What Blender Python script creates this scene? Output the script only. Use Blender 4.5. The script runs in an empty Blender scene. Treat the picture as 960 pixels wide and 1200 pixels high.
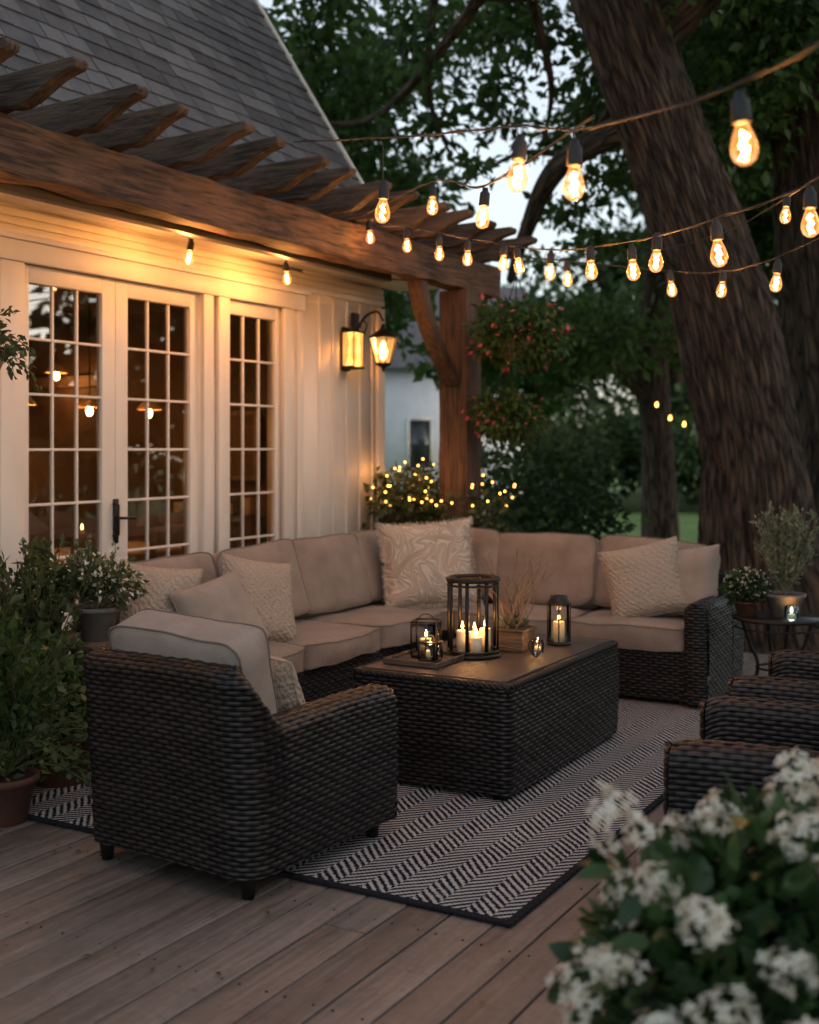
import bpy, math, random
import numpy as np
from mathutils import Vector, Matrix, noise, Euler
random.seed(7); rng=np.random.default_rng(7)
sc=bpy.context.scene
COL=sc.collection
HC,HS=math.cos(math.radians(30)),math.sin(math.radians(30))
def S(a,d,z):
    """site survey frame (metres right of / ahead of the tripod) -> world, house wall runs along +Y"""
    return (HC*a-HS*d, HS*a+HC*d, z)

# ------------------------------------------------------------ node helpers
def NN(nt,typ,props=None,**ins):
    n=nt.nodes.new(typ)
    if props:
        for k,v in props.items(): setattr(n,k,v)
    for k,v in ins.items():
        key=k.replace('_',' ')
        if key.startswith('i') and key[1:].isdigit(): s=n.inputs[int(key[1:])]
        else: s=n.inputs[key]
        if isinstance(v,bpy.types.NodeSocket): nt.links.new(v,s)
        else: s.default_value=v
    return n
def mth(nt,op,a,b=0.0,c=0.0):
    return NN(nt,'ShaderNodeMath',{'operation':op},i0=a,i1=b,i2=c).outputs[0]
def ramp(nt,fac,stops):
    n=nt.nodes.new('ShaderNodeValToRGB'); nt.links.new(fac,n.inputs[0]); cr=n.color_ramp
    while len(cr.elements)<len(stops): cr.elements.new(0.5)
    for e,(p,c) in zip(cr.elements,stops):
        e.position=p; e.color=(c[0],c[1],c[2],1) if not isinstance(c,(int,float)) else (c,c,c,1)
    return n.outputs[0]
def mk(name):
    m=bpy.data.materials.new(name); m.use_nodes=True; nt=m.node_tree; nt.nodes.clear()
    out=nt.nodes.new('ShaderNodeOutputMaterial'); b=nt.nodes.new('ShaderNodeBsdfPrincipled')
    nt.links.new(b.outputs[0],out.inputs[0]); return m,nt,b,out
def mapped(nt,scale=(1,1,1),coord='Object'):
    tc=nt.nodes.new('ShaderNodeTexCoord')
    mp=NN(nt,'ShaderNodeMapping',Vector=tc.outputs[coord]); mp.inputs['Scale'].default_value=scale
    return mp.outputs[0]
def noisy(name,c1,c2,scale=8,stretch=(1,1,1),rough=0.7,bump=0.2,bscale=None,dist=0.01,detail=6,metal=0,spec=0.5):
    m,nt,b,o=mk(name)
    v=mapped(nt,stretch)
    n=NN(nt,'ShaderNodeTexNoise',Vector=v,Scale=scale,Detail=detail,Roughness=0.6)
    nt.links.new(ramp(nt,n.outputs[0],[(0.3,c1),(0.7,c2)]),b.inputs['Base Color'])
    b.inputs['Roughness'].default_value=rough; b.inputs['Metallic'].default_value=metal
    b.inputs['Specular IOR Level'].default_value=spec
    if bump:
        n2=NN(nt,'ShaderNodeTexNoise',Vector=v,Scale=bscale or scale*3,Detail=6.0)
        bp=NN(nt,'ShaderNodeBump',Strength=bump,Distance=dist,Height=n2.outputs[0])
        nt.links.new(bp.outputs[0],b.inputs['Normal'])
    return m
def nosample(m):
    try: m.cycles.emission_sampling='NONE'
    except Exception: pass
def emis(name,col,strength):
    m,nt,b,o=mk(name); nt.nodes.remove(b)
    e=NN(nt,'ShaderNodeEmission',Color=(*col,1),Strength=strength); nt.links.new(e.outputs[0],o.inputs[0]); nosample(m); return m

def leafmat(name,c1,c2,c3,nscale=1.5,trans=0.35,rough=0.5):
    m,nt,b,o=mk(name)
    geo=nt.nodes.new('ShaderNodeNewGeometry')
    n=NN(nt,'ShaderNodeTexNoise',Vector=geo.outputs['Position'],Scale=nscale,Detail=3.0)
    w=NN(nt,'ShaderNodeMath',{'operation':'MULTIPLY_ADD'},i0=geo.outputs['Random Per Island'],i1=0.45,i2=n.outputs[0])
    w=mth(nt,'SUBTRACT',w.outputs[0],0.22)
    c=ramp(nt,w,[(0.2,c1),(0.5,c2),(0.85,c3)])
    nt.links.new(c,b.inputs['Base Color']); b.inputs['Roughness'].default_value=rough
    b.inputs['Specular IOR Level'].default_value=0.35
    t=NN(nt,'ShaderNodeBsdfTranslucent',Color=c)
    mx=NN(nt,'ShaderNodeMixShader',i0=trans,i1=b.outputs[0],i2=t.outputs[0])
    nt.links.new(mx.outputs[0],o.inputs[0]); return m

# ---- materials
PR,PS=0.0185,0.034
def wicker_mat():
    m,nt,b,o=mk('wicker')
    tc=nt.nodes.new('ShaderNodeTexCoord')
    n=NN(nt,'ShaderNodeTexNoise',Vector=tc.outputs['Object'],Scale=9.0,Detail=4.0)
    uv=NN(nt,'ShaderNodeMapping',Vector=tc.outputs['UV']); uv.inputs['Scale'].default_value=(12,340,1)
    n2=NN(nt,'ShaderNodeTexNoise',Vector=uv.outputs[0],Scale=1.0,Detail=3.0)
    sp=NN(nt,'ShaderNodeSeparateXYZ',Vector=tc.outputs['UV'])
    rowf=mth(nt,'DIVIDE',sp.outputs[1],PR)
    f=mth(nt,'FRACT',rowf); row=mth(nt,'FLOOR',rowf)
    cr=mth(nt,'ABSOLUTE',mth(nt,'SUBTRACT',f,0.5))
    ph=mth(nt,'MULTIPLY',mth(nt,'ADD',mth(nt,'DIVIDE',sp.outputs[0],PS),row),math.pi)
    cs=mth(nt,'MULTIPLY_ADD',mth(nt,'COSINE',ph),0.5,0.5)
    rn=NN(nt,'ShaderNodeTexWhiteNoise',{'noise_dimensions':'1D'},W=row)
    mixf=mth(nt,'ADD',mth(nt,'MULTIPLY',n.outputs[0],0.45),mth(nt,'MULTIPLY',n2.outputs[0],0.40))
    mixf=mth(nt,'ADD',mixf,mth(nt,'MULTIPLY',rn.outputs[0],0.15))
    c=ramp(nt,mixf,[(0.32,(0.008,0.0068,0.0072)),(0.5,(0.017,0.0145,0.015)),(0.72,(0.046,0.038,0.036))])
    k=mth(nt,'MULTIPLY',ramp(nt,cr,[(0.25,1.0),(0.48,0.12)]),ramp(nt,cs,[(0.0,0.50),(0.5,1.0)]))  # crevice shade painted into the colour: between rows and where strands pass under
    mx=NN(nt,'ShaderNodeMix',{'data_type':'RGBA','blend_type':'MULTIPLY'}); mx.inputs[0].default_value=1
    nt.links.new(c,mx.inputs[6]); nt.links.new(k,mx.inputs[7]); nt.links.new(mx.outputs[2],b.inputs['Base Color'])
    b.inputs['Roughness'].default_value=0.38
    nt.links.new(mth(nt,'MULTIPLY',k,0.42),b.inputs['Specular IOR Level'])
    bp=NN(nt,'ShaderNodeBump',Strength=0.5,Distance=0.002,Height=n2.outputs[0]); nt.links.new(bp.outputs[0],b.inputs['Normal'])
    return m
WICK=wicker_mat()
def fabric(name,c1,c2,scale=500,bump=0.22):
    m,nt,b,o=mk(name)
    v=mapped(nt)
    n=NN(nt,'ShaderNodeTexNoise',Vector=v,Scale=7.0,Detail=4.0)
    w1=NN(nt,'ShaderNodeTexNoise',Vector=v,Scale=scale,Detail=2.0)
    f=mth(nt,'ADD',mth(nt,'MULTIPLY',n.outputs[0],0.55),mth(nt,'MULTIPLY',w1.outputs[0],0.45))
    nt.links.new(ramp(nt,f,[(0.35,c1),(0.65,c2)]),b.inputs['Base Color'])
    b.inputs['Roughness'].default_value=0.92; b.inputs['Specular IOR Level'].default_value=0.15
    b.inputs['Sheen Weight'].default_value=0.1
    wr=NN(nt,'ShaderNodeTexNoise',Vector=v,Scale=5.0,Detail=3.0,Distortion=1.2)
    h=mth(nt,'ADD',mth(nt,'MULTIPLY',wr.outputs[0],1.0),mth(nt,'MULTIPLY',w1.outputs[0],0.05))
    bp=NN(nt,'ShaderNodeBump',Strength=bump,Distance=0.03,Height=h); nt.links.new(bp.outputs[0],b.inputs['Normal'])
    return m
TAUPE=fabric('taupe_fabric',(0.195,0.152,0.122),(0.285,0.228,0.185),bump=.3)
GREYF=fabric('grey_fabric',(0.22,0.188,0.16),(0.31,0.265,0.23),bump=.3)
PIPE=fabric('piping_fabric',(0.13,0.10,0.085),(0.18,0.145,0.12))
def knit(name,mode):
    m,nt,b,o=mk(name); v=mapped(nt)
    if mode=='swirl':
        fld=NN(nt,'ShaderNodeTexNoise',Vector=v,Scale=4.2,Detail=1.0,Distortion=0.8)
        h=mth(nt,'MULTIPLY_ADD',mth(nt,'SINE',mth(nt,'MULTIPLY',fld.outputs[0],105.0)),0.42,0.45); lo,hi=(0.38,0.31,0.245),(0.57,0.485,0.395)
    else:
        vo=NN(nt,'ShaderNodeTexVoronoi',Vector=v,Scale=55.0)
        w=NN(nt,'ShaderNodeTexWave',{'wave_type':'BANDS','bands_direction':'DIAGONAL'},Vector=v,Scale=14.0,Distortion=3.0)
        h=mth(nt,'SUBTRACT',mth(nt,'MULTIPLY',w.outputs[0],0.35),mth(nt,'MULTIPLY',vo.outputs['Distance'],1.1)); lo,hi=(0.38,0.315,0.25),(0.55,0.475,0.39)
    f=NN(nt,'ShaderNodeTexNoise',Vector=v,Scale=220.0,Detail=2.0)
    hh=mth(nt,'ADD',h,mth(nt,'MULTIPLY',f.outputs[0],0.5))
    nt.links.new(ramp(nt,hh,[(0.0,lo),(0.9,hi)]),b.inputs['Base Color'])
    b.inputs['Roughness'].default_value=0.95; b.inputs['Specular IOR Level'].default_value=0.1
    bp=NN(nt,'ShaderNodeBump',Strength=0.9,Distance=0.010,Height=hh); nt.links.new(bp.outputs[0],b.inputs['Normal'])
    return m
SWIRL=knit('swirl_knit','swirl'); KNIT=knit('cream_knit','knit')
BLACKM=noisy('black_metal',(0.012,0.011,0.01),(0.03,0.026,0.022),20,rough=0.45,bump=0.1,metal=0.6)
CABLE=noisy('black_rubber',(0.010,0.010,0.010),(0.016,0.016,0.016),20,rough=0.6,bump=0)
TERRA=noisy('terracotta',(0.07,0.028,0.02),(0.14,0.055,0.034),9,rough=0.85,bump=0.3)
GREYPOT=noisy('grey_pot',(0.12,0.11,0.10),(0.22,0.20,0.185),9,rough=0.85,bump=0.3)
SOIL=noisy('soil',(0.015,0.01,0.007),(0.05,0.035,0.02),60,rough=1,bump=0.8)
WHITEP=noisy('white_paint',(0.58,0.535,0.48),(0.72,0.675,0.61),2.2,stretch=(1,1,0.3),rough=0.5,bump=0.15,bscale=30,dist=0.004)
WAX=noisy('wax',(0.75,0.62,0.42),(0.82,0.7,0.5),6,rough=0.45,bump=0.05)
WAX.node_tree.nodes['Principled BSDF'].inputs['Subsurface Weight'].default_value=0.6
WAX.node_tree.nodes['Principled BSDF'].inputs['Subsurface Radius'].default_value=(0.05,0.03,0.012)
FLAME=emis('flame',(1.0,0.50,0.14),30)
FIL=emis('filament',(1.0,0.55,0.18),80)
FAIRY=emis('fairy_glow',(1.0,0.42,0.08),9)
def wood(name,c1,c2,stretch,scale=3,rough=0.75,bump=0.5):
    m,nt,b,o=mk(name); v=mapped(nt,stretch)
    n=NN(nt,'ShaderNodeTexNoise',Vector=v,Scale=scale,Detail=8.0,Roughness=0.65,Distortion=0.4)
    big=NN(nt,'ShaderNodeTexNoise',Vector=mapped(nt),Scale=1.7,Detail=3.0)
    f=mth(nt,'ADD',mth(nt,'MULTIPLY',n.outputs[0],0.65),mth(nt,'MULTIPLY',big.outputs[0],0.35))
    nt.links.new(ramp(nt,f,[(0.40,c1),(0.58,c2)]),b.inputs['Base Color']); b.inputs['Roughness'].default_value=rough
    bp=NN(nt,'ShaderNodeBump',Strength=bump,Distance=0.02,Height=n.outputs[0]); nt.links.new(bp.outputs[0],b.inputs['Normal'])
    return m
BEAM=wood('beam_wood',(0.020,0.011,0.008),(0.17,0.085,0.045),(14,1,14),bump=1.0)
RAFT=wood('rafter_wood',(0.022,0.016,0.012),(0.12,0.08,0.055),(1.4,14,14),bump=.9)
POST=wood('post_wood',(0.025,0.015,0.010),(0.13,0.068,0.038),(14,14,1),bump=1.0)
def pane(name,ior=1.5,tint=(0.85,0.9,0.9),rough=0.0,extra=0.0,glow=0.0):
    m,nt,b,o=mk(name); nt.nodes.remove(b)
    fr=NN(nt,'ShaderNodeFresnel',IOR=ior)
    t=NN(nt,'ShaderNodeBsdfTransparent',Color=(*tint,1)); g=NN(nt,'ShaderNodeBsdfGlossy',Color=(1,1,1,1),Roughness=rough)
    f=mth(nt,'ADD',fr.outputs[0],extra)
    mx=NN(nt,'ShaderNodeMixShader',i0=f,i1=t.outputs[0],i2=g.outputs[0]); last=mx.outputs[0]
    if glow:
        e=NN(nt,'ShaderNodeEmission',Color=(1,.42,.10,1),Strength=glow); last=NN(nt,'ShaderNodeAddShader',i0=last,i1=e.outputs[0]).outputs[0]; nosample(m)
    nt.links.new(last,o.inputs[0]); return m
WINGLASS=pane('window_glass',1.75,(0.80,0.76,0.68),0.0,0.06)
CLEAR=pane('clear_glass',1.35,(0.95,0.96,0.95),0.0,0.0)
LANTG=pane('seeded_lantern_glass',1.4,(0.95,0.85,0.7),0.05,0.0,glow=0.6)
def bulbglass():
    m,nt,b,o=mk('bulb_glass'); nt.nodes.remove(b)
    fr=NN(nt,'ShaderNodeLayerWeight',Blend=0.35)
    t=NN(nt,'ShaderNodeBsdfTransparent',Color=(1.0,0.90,0.74,1)); g=NN(nt,'ShaderNodeBsdfGlossy',Color=(1,1,1,1),Roughness=0.05)
    mx=NN(nt,'ShaderNodeMixShader',i0=mth(nt,'MULTIPLY',fr.outputs['Fresnel'],0.5),i1=t.outputs[0],i2=g.outputs[0])
    e=NN(nt,'ShaderNodeEmission',Color=(1,0.34,0.065,1),Strength=0.42)
    ad=NN(nt,'ShaderNodeAddShader',i0=mx.outputs[0],i1=e.outputs[0])
    nt.links.new(ad.outputs[0],o.inputs[0]); nosample(m); return m
BULBG=bulbglass()

# ------------------------------------------------------------ mesh helpers
def root(name,loc=(0,0,0),rot=0):
    e=bpy.data.objects.new(name,None); e.empty_display_size=0.2; e.location=loc; e.rotation_euler=(0,0,rot); COL.objects.link(e); return e
def obj(name,me,mat=None,parent=None,loc=(0,0,0),rot=(0,0,0),smooth=False):
    o=bpy.data.objects.new(name,me); COL.objects.link(o); o.location=loc; o.rotation_euler=rot
    if mat and not me.materials: me.materials.append(mat)
    if parent: o.parent=parent
    if smooth: me.polygons.foreach_set('use_smooth',[True]*len(me.polygons))
    return o
def pydata(name,v,f,mat,parent=None,smooth=False,loc=(0,0,0),rot=(0,0,0)):
    me=bpy.data.meshes.new(name); me.from_pydata([tuple(p) for p in v],[],[tuple(q) for q in f]); me.update()
    return obj(name,me,mat,parent,loc,rot,smooth)
def fastmesh(name,V,F,uv=None):
    me=bpy.data.meshes.new(name); k=F.shape[1]
    me.vertices.add(len(V)); me.vertices.foreach_set('co',np.asarray(V,dtype=np.float32).ravel())
    me.loops.add(F.size); me.loops.foreach_set('vertex_index',F.astype(np.int32).ravel())
    me.polygons.add(len(F)); me.polygons.foreach_set('loop_start',np.arange(0,F.size,k,dtype=np.int32))
    try: me.polygons.foreach_set('loop_total',np.full(len(F),k,dtype=np.int32))
    except Exception: pass
    if uv is not None:
        l=me.uv_layers.new(name='UVMap'); l.data.foreach_set('uv',uv[F.ravel()].astype(np.float32).ravel())
    me.update(calc_edges=True); me.validate(); return me
BOXF=np.array([[0,3,2,1],[4,5,6,7],[0,1,5,4],[1,2,6,5],[2,3,7,6],[3,0,4,7]])
def boxes(name,L,mat,parent=None,bevel=0.0,loc=(0,0,0)):
    V=[];F=[]
    for i,(x0,x1,y0,y1,z0,z1) in enumerate(L):
        V+= [(x0,y0,z0),(x1,y0,z0),(x1,y1,z0),(x0,y1,z0),(x0,y0,z1),(x1,y0,z1),(x1,y1,z1),(x0,y1,z1)]
        F.append(BOXF+8*i)
    o=obj(name,fastmesh(name,np.array(V,float),np.vstack(F)),mat,parent,loc)
    if bevel:
        md=o.modifiers.new('bevel','BEVEL'); md.width=bevel; md.segments=2; md.limit_method='ANGLE'
    return o
def lathe(name,prof,mat,parent=None,loc=(0,0,0),seg=28,smooth=True,rot=(0,0,0),cap=False):
    V=[];F=[]
    for r,z in prof:
        for i in range(seg):
            t=2*math.pi*i/seg; V.append((r*math.cos(t),r*math.sin(t),z))
    for j in range(len(prof)-1):
        for i in range(seg):
            a=j*seg+i; b2=j*seg+(i+1)%seg; F.append((a,b2,b2+seg,a+seg))
    return pydata(name,V,F,mat,parent,smooth,loc,rot)
def curve(name,pts,r,mat,parent=None,cyc=False,loc=(0,0,0),rot=(0,0,0)):
    cu=bpy.data.curves.new(name,'CURVE'); cu.dimensions='3D'; cu.bevel_depth=r; cu.bevel_resolution=2
    s=cu.splines.new('POLY'); s.points.add(len(pts)-1)
    for p,q in zip(s.points,pts): p.co=(q[0],q[1],q[2],1)
    s.use_cyclic_u=cyc; cu.use_fill_caps=True
    o=bpy.data.objects.new(name,cu); COL.objects.link(o); cu.materials.append(mat); o.location=loc; o.rotation_euler=rot
    if parent:o.parent=parent
    return o
def catmull(P,n=8):
    P=[Vector(p) for p in P]; P=[P[0]*2-P[1]]+P+[P[-1]*2-P[-2]]; out=[]
    for i in range(1,len(P)-2):
        for k in range(n):
            t=k/n; a,b,c,d=P[i-1],P[i],P[i+1],P[i+2]
            out.append(0.5*((2*b)+(c-a)*t+(2*a-5*b+4*c-d)*t*t+(3*b-a-3*c+d)*t**3))
    out.append(P[-2]); return out
def light(name,loc,watt,col=(1,0.41,0.115),r=0.02,parent=None):
    l=bpy.data.lights.new(name,'POINT'); l.energy=watt; l.color=col; l.shadow_soft_size=r
    o=bpy.data.objects.new(name,l); COL.objects.link(o); o.location=loc
    if parent:o.parent=parent
    return o

# ------------------------------------------------------------ wicker weaving
def weave(u,v):
    r=np.floor(v/PR); f=v/PR-r; pr=np.sqrt(np.clip(1-(2*f-1)**2,0,1))
    c=np.tanh(1.6*np.cos(math.pi*u/PS+math.pi*r))
    return 0.0060*pr+0.0024*pr*c+0.0014*np.sin(u*9.1+r*2.3)+0.0010*np.sin(u*27+r*5.1)
def gridfaces(nu,nv,flip=False):
    i,j=np.meshgrid(np.arange(nu-1),np.arange(nv-1),indexing='ij'); a=i*nv+j
    F=np.stack([a,a+nv,a+nv+1,a+1],-1).reshape(-1,4)
    return F[:,::-1] if flip else F
def rpath(pts,rad,du,closed=False):
    P=[np.array(p,float) for p in pts]; n=len(P); out=[]
    idx=range(n)
    for i in idx:
        if not closed and i in(0,n-1): out.append(P[i]); continue
        a,b,c=P[i-1],P[i],P[(i+1)%n]; d1=(a-b)/np.linalg.norm(a-b); d2=(c-b)/np.linalg.norm(c-b)
        p1=b+d1*rad; p2=b+d2*rad
        for k in range(9):
            t=k/8; out.append((1-t)**2*p1+2*t*(1-t)*b+t*t*p2)
    if closed: out.append(out[0])
    out=np.array(out); seg=np.linalg.norm(np.diff(out,axis=0),axis=1); cum=np.concatenate([[0],np.cumsum(seg)])
    m=int(cum[-1]/du)+1; s=np.linspace(0,cum[-1],m)
    xy=np.stack([np.interp(s,cum,out[:,0]),np.interp(s,cum,out[:,1])],1)
    tg=np.gradient(xy,axis=0)
    if closed: tg[0]=tg[-1]=xy[1]-xy[-2]
    tg/=np.linalg.norm(tg,axis=1)[:,None]
    return s,xy,np.stack([-tg[:,1],tg[:,0]],1)
def wicker_shell(name,pts,rad,T,z0,zin,ztop,parent,du=0.0085,lean=None):
    s,xy,nm=rpath(pts,rad,du)
    zt=np.array([ztop(p) for p in xy]); nu=len(s); r=T/2
    zmax=zt.max(); nA=int((zmax-z0)/0.0035); nB=int(math.pi*r/0.0045); nC=int((zmax-zin)/0.0055)
    tA=np.linspace(0,1,nA)
    zA=z0+tA[None,:]*(zt-r-z0)[:,None]
    th=np.linspace(0,math.pi,nB)[1:-1]
    tC=np.linspace(0,1,nC)
    zC=(zt-r)[:,None]+(zin-(zt-r))[:,None]*tC[None,:]
    O=np.concatenate([np.zeros_like(zA),(-r+r*np.cos(th))[None,:].repeat(nu,0),np.full_like(zC,-T)],1)
    Z=np.concatenate([zA,(zt-r)[:,None]+r*np.sin(th)[None,:],zC],1)
    NO=np.concatenate([np.ones_like(zA),np.cos(th)[None,:].repeat(nu,0),-np.ones_like(zC)],1)
    NZ=np.concatenate([np.zeros_like(zA),np.sin(th)[None,:].repeat(nu,0),np.zeros_like(zC)],1)
    V_=np.concatenate([zA,(zt-r)[:,None]+r*th[None,:],(zt-r)[:,None]+math.pi*r+(zt-r)[:,None]-zC],1)
    U_=s[:,None].repeat(V_.shape[1],1)
    h=weave(U_,V_)
    O2=O+NO*h; Z2=Z+NZ*h+0.004*np.sin(U_*6.3)
    O2+= np.where(NO>0.5,0.012*np.sin(np.clip((Z-z0)/0.6,0,1)*math.pi),0)
    X=xy[:,0:1]+nm[:,0:1]*O2; Y=xy[:,1:2]+nm[:,1:2]*O2
    if lean is not None: X,Y=lean(X,Y,Z2,nm)
    V=np.stack([X,Y,Z2],-1).reshape(-1,3); uv=np.stack([U_,V_],-1).reshape(-1,2)
    o=obj(name,fastmesh(name,V,gridfaces(nu,V_.shape[1],True),uv),WICK,parent,smooth=True)
    for e,(i,sgn) in enumerate(((0,1),(nu-1,-1))):
        t=np.array([nm[i,1],-nm[i,0]])*-sgn
        zt_=zt[i]; nj=int((zt_-z0)/0.0038); ni=16
        jj=np.linspace(z0,zt_+0.004,nj); ww=np.where(jj<zt_-r,r,np.sqrt(np.clip(r*r-(jj-(zt_-r))**2,0,None)))+0.007
        uu=np.linspace(-1,1,ni); A=ww[None,:]*uu[:,None]; ZZ=jj[None,:].repeat(ni,0)
        dome=0.022*np.sqrt(np.clip(1-uu**2,0,1))[:,None]
        H=weave(A+0.3,ZZ)+dome
        c=xy[i]-nm[i]*r
        Xc=c[0]+nm[i,0]*A+t[0]*H; Yc=c[1]+nm[i,1]*A+t[1]*H
        V=np.stack([Xc,Yc,ZZ],-1).reshape(-1,3); uv=np.stack([A+0.3,ZZ],-1).reshape(-1,2)
        obj('arm_front',fastmesh('arm_front',V,gridfaces(ni,nj),uv),WICK,parent,smooth=True)
    return o
def wicker_panel(name,p0,p1,z0,z1,parent,du=0.0085):
    p0=np.array(p0,float);p1=np.array(p1,float);L=np.linalg.norm(p1-p0);t=(p1-p0)/L;n=np.array([-t[1],t[0]])
    nu=int(L/du);nv=int((z1-z0)/0.0038);U,V=np.meshgrid(np.linspace(0,L,nu),np.linspace(z0,z1,nv),indexing='ij');H=weave(U,V)
    P=np.stack([p0[0]+t[0]*U+n[0]*H,p0[1]+t[1]*U+n[1]*H,V],-1).reshape(-1,3)
    return obj(name,fastmesh(name,P,gridfaces(nu,nv),np.stack([U,V],-1).reshape(-1,2)),WICK,parent,smooth=True)

# ------------------------------------------------------------ cushions
import bmesh
def cubegrid(cuts):
    bm=bmesh.new(); bmesh.ops.create_cube(bm,size=2.0); bmesh.ops.subdivide_edges(bm,edges=bm.edges[:],cuts=cuts,use_grid_fill=True); return bm
def cushion(name,w,h,t,mat,parent,loc,rot=(0,0,0),kind='box',seed=0,sag=0.0,piping=True,fringe=False):
    sd=Vector((seed*3.7,seed*1.3,seed*2.1))
    def df(p,rings=False):
        x,y,z=p
        if kind=='box':
            n=9.0; mm=max(abs(x),abs(y)); k=((abs(x)**n+abs(y)**n)**(-1/n))*mm if mm>0 else 1
            X,Y=x*k,y*k
            edge=max(abs(X),abs(Y))
            Z=z*(1-0.20*edge**8)*(1+0.20*(1-X*X)*(1-Y*Y))
            if edge>.99: X*=1+0.025*(1-z*z); Y*=1+0.025*(1-z*z)
            q=Vector((X*w/2,Y*h/2,Z*t/2))
            dn=noise.noise(q*3.0+sd)*0.018+noise.noise(q*8+sd)*0.009
            q.z+=dn*(1 if z>0 else -1)*min(1,abs(z)); q.x+=noise.noise(q*4+sd*2)*0.014; q.y+=noise.noise(q*4-sd)*0.014
            q.z-=sag*(1-X*X)
            return q
        else:
            X=x*(1-0.07*(1-y*y)); Y=y*(1-0.07*(1-x*x))
            th=max(0,(1-abs(x)**3.2)*(1-abs(y)**3.2))**0.55
            q=Vector((X*w/2,Y*h/2,0)); q.z=z*(t/2*th+0.004)
            q.z+=noise.noise(Vector((q.x*6,q.y*6,seed*3.0)))*0.02*th
            q.z+=(0.006*math.sin(14*math.atan2(y,x)+seed))*th*(abs(x)**2+abs(y)**2)*0.5*(1 if z>0 else -1)
            q.z+=0.05*(q.y/(h/2))**2*w
            return q
    bm=cubegrid(17)
    for v in bm.verts: v.co=df(v.co)
    me=bpy.data.meshes.new(name); bm.to_mesh(me); bm.free()
    o=obj(name,me,mat,parent,loc,rot,smooth=True)
    per=[]
    for i in range(18):per.append((-1+2*i/18,-1))
    for i in range(18):per.append((1,-1+2*i/18))
    for i in range(18):per.append((1-2*i/18,1))
    for i in range(18):per.append((-1,1-2*i/18))
    if piping:
        zs=(1,-1) if kind=='box' else (0,)
        for zz in zs:
            curve('piping',[df((a,b,zz)) for a,b in per],0.0042,PIPE if kind=='box' else mat,o,cyc=True)
    if fringe:
        V=[];F=[]
        for k in range(1100):
            i=random.random()*72; a=per[int(i)%72];b=per[(int(i)+1)%72];tt=i-int(i)
            q=df((a[0]+(b[0]-a[0])*tt,a[1]+(b[1]-a[1])*tt,0)); dr=Vector((q.x,q.y,0)).normalized()
            dr=(dr+Vector((random.uniform(-.5,.5),random.uniform(-.5,.5),random.uniform(-.6,.6)))).normalized(); L=random.uniform(.015,.04)
            s=Vector((-dr.y,dr.x,random.uniform(-.5,.5))).normalized()*0.0024; n=len(V); e=q+dr*L+Vector((0,-0.008,0))
            V+=[q-s,q+s,e+s*0.6,e-s*0.6];F.append((n,n+1,n+2,n+3))
        pydata('fringe',V,F,mat,o)
    return o

# ------------------------------------------------------------ leaf scattering
def randrot(n,up=0.0,out=None,droop=0.0):
    y=rng.normal(size=(n,3))
    if out is not None: y=y*0.8+out*1.0
    y[:,2]-=droop; y/=np.linalg.norm(y,axis=1)[:,None]
    z=rng.normal(size=(n,3)); z[:,2]+=up; z-= (z*y).sum(1)[:,None]*y; z/=np.linalg.norm(z,axis=1)[:,None]
    x=np.cross(y,z); return np.stack([x,y,z],-1)
def instmesh(name,tv,tf,pos,R,sc_,):
    n=len(pos);k=len(tv)
    V=np.einsum('nij,kj->nki',R,tv)*sc_[:,None,None]+pos[:,None,:]
    F=(tf[None,:,:]+(np.arange(n)*k)[:,None,None]).reshape(-1,tf.shape[1])
    return fastmesh(name,V.reshape(-1,3),F)
LEAF_V=np.array([[0,0,0],[-.27,.42,.08],[0,1,-.05],[.27,.42,.08]]); LEAF_F=np.array([[0,2,1],[0,3,2]])
BIG_V=np.array([[0,0,0],[-.22,.2,.07],[-.33,.5,.09],[-.18,.82,.03],[0,1.05,-.08],[.18,.82,.03],[.33,.5,.09],[.22,.2,.07],[0,.3,.0],[0,.65,-.01]])
BIG_F=np.array([[0,8,1],[8,2,1],[8,9,2],[9,3,2],[9,4,3],[0,7,8],[7,6,8],[8,6,9],[6,5,9],[9,5,4]])
def cloudpos(clumps,n,shell=0.5):
    C=np.array(clumps,float); w=(C[:,3]*C[:,4]*C[:,5])**0.75; w/=w.sum()
    idx=rng.choice(len(C),n,p=w); d=rng.normal(size=(n,3)); d/=np.linalg.norm(d,axis=1)[:,None]
    r=rng.random(n)**shell; r*=1+0.25*np.sin(d[:,0]*7+idx)*np.sin(d[:,1]*6+idx*2)*np.cos(d[:,2]*5)
    return C[idx,:3]+d*r[:,None]*C[idx,3:6], d
def foliage(name,clumps,n,size,mat,parent=None,shell=0.5,up=0.8,droop=0.3,big=False,loc=(0,0,0)):
    p,d=cloudpos(clumps,n,shell); R=randrot(n,up,d,droop); s=size*(0.6+0.8*rng.random(n))
    me=instmesh(name,BIG_V if big else LEAF_V,BIG_F if big else LEAF_F,p,R,s)
    return obj(name,me,mat,parent,loc,smooth=big)

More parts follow.
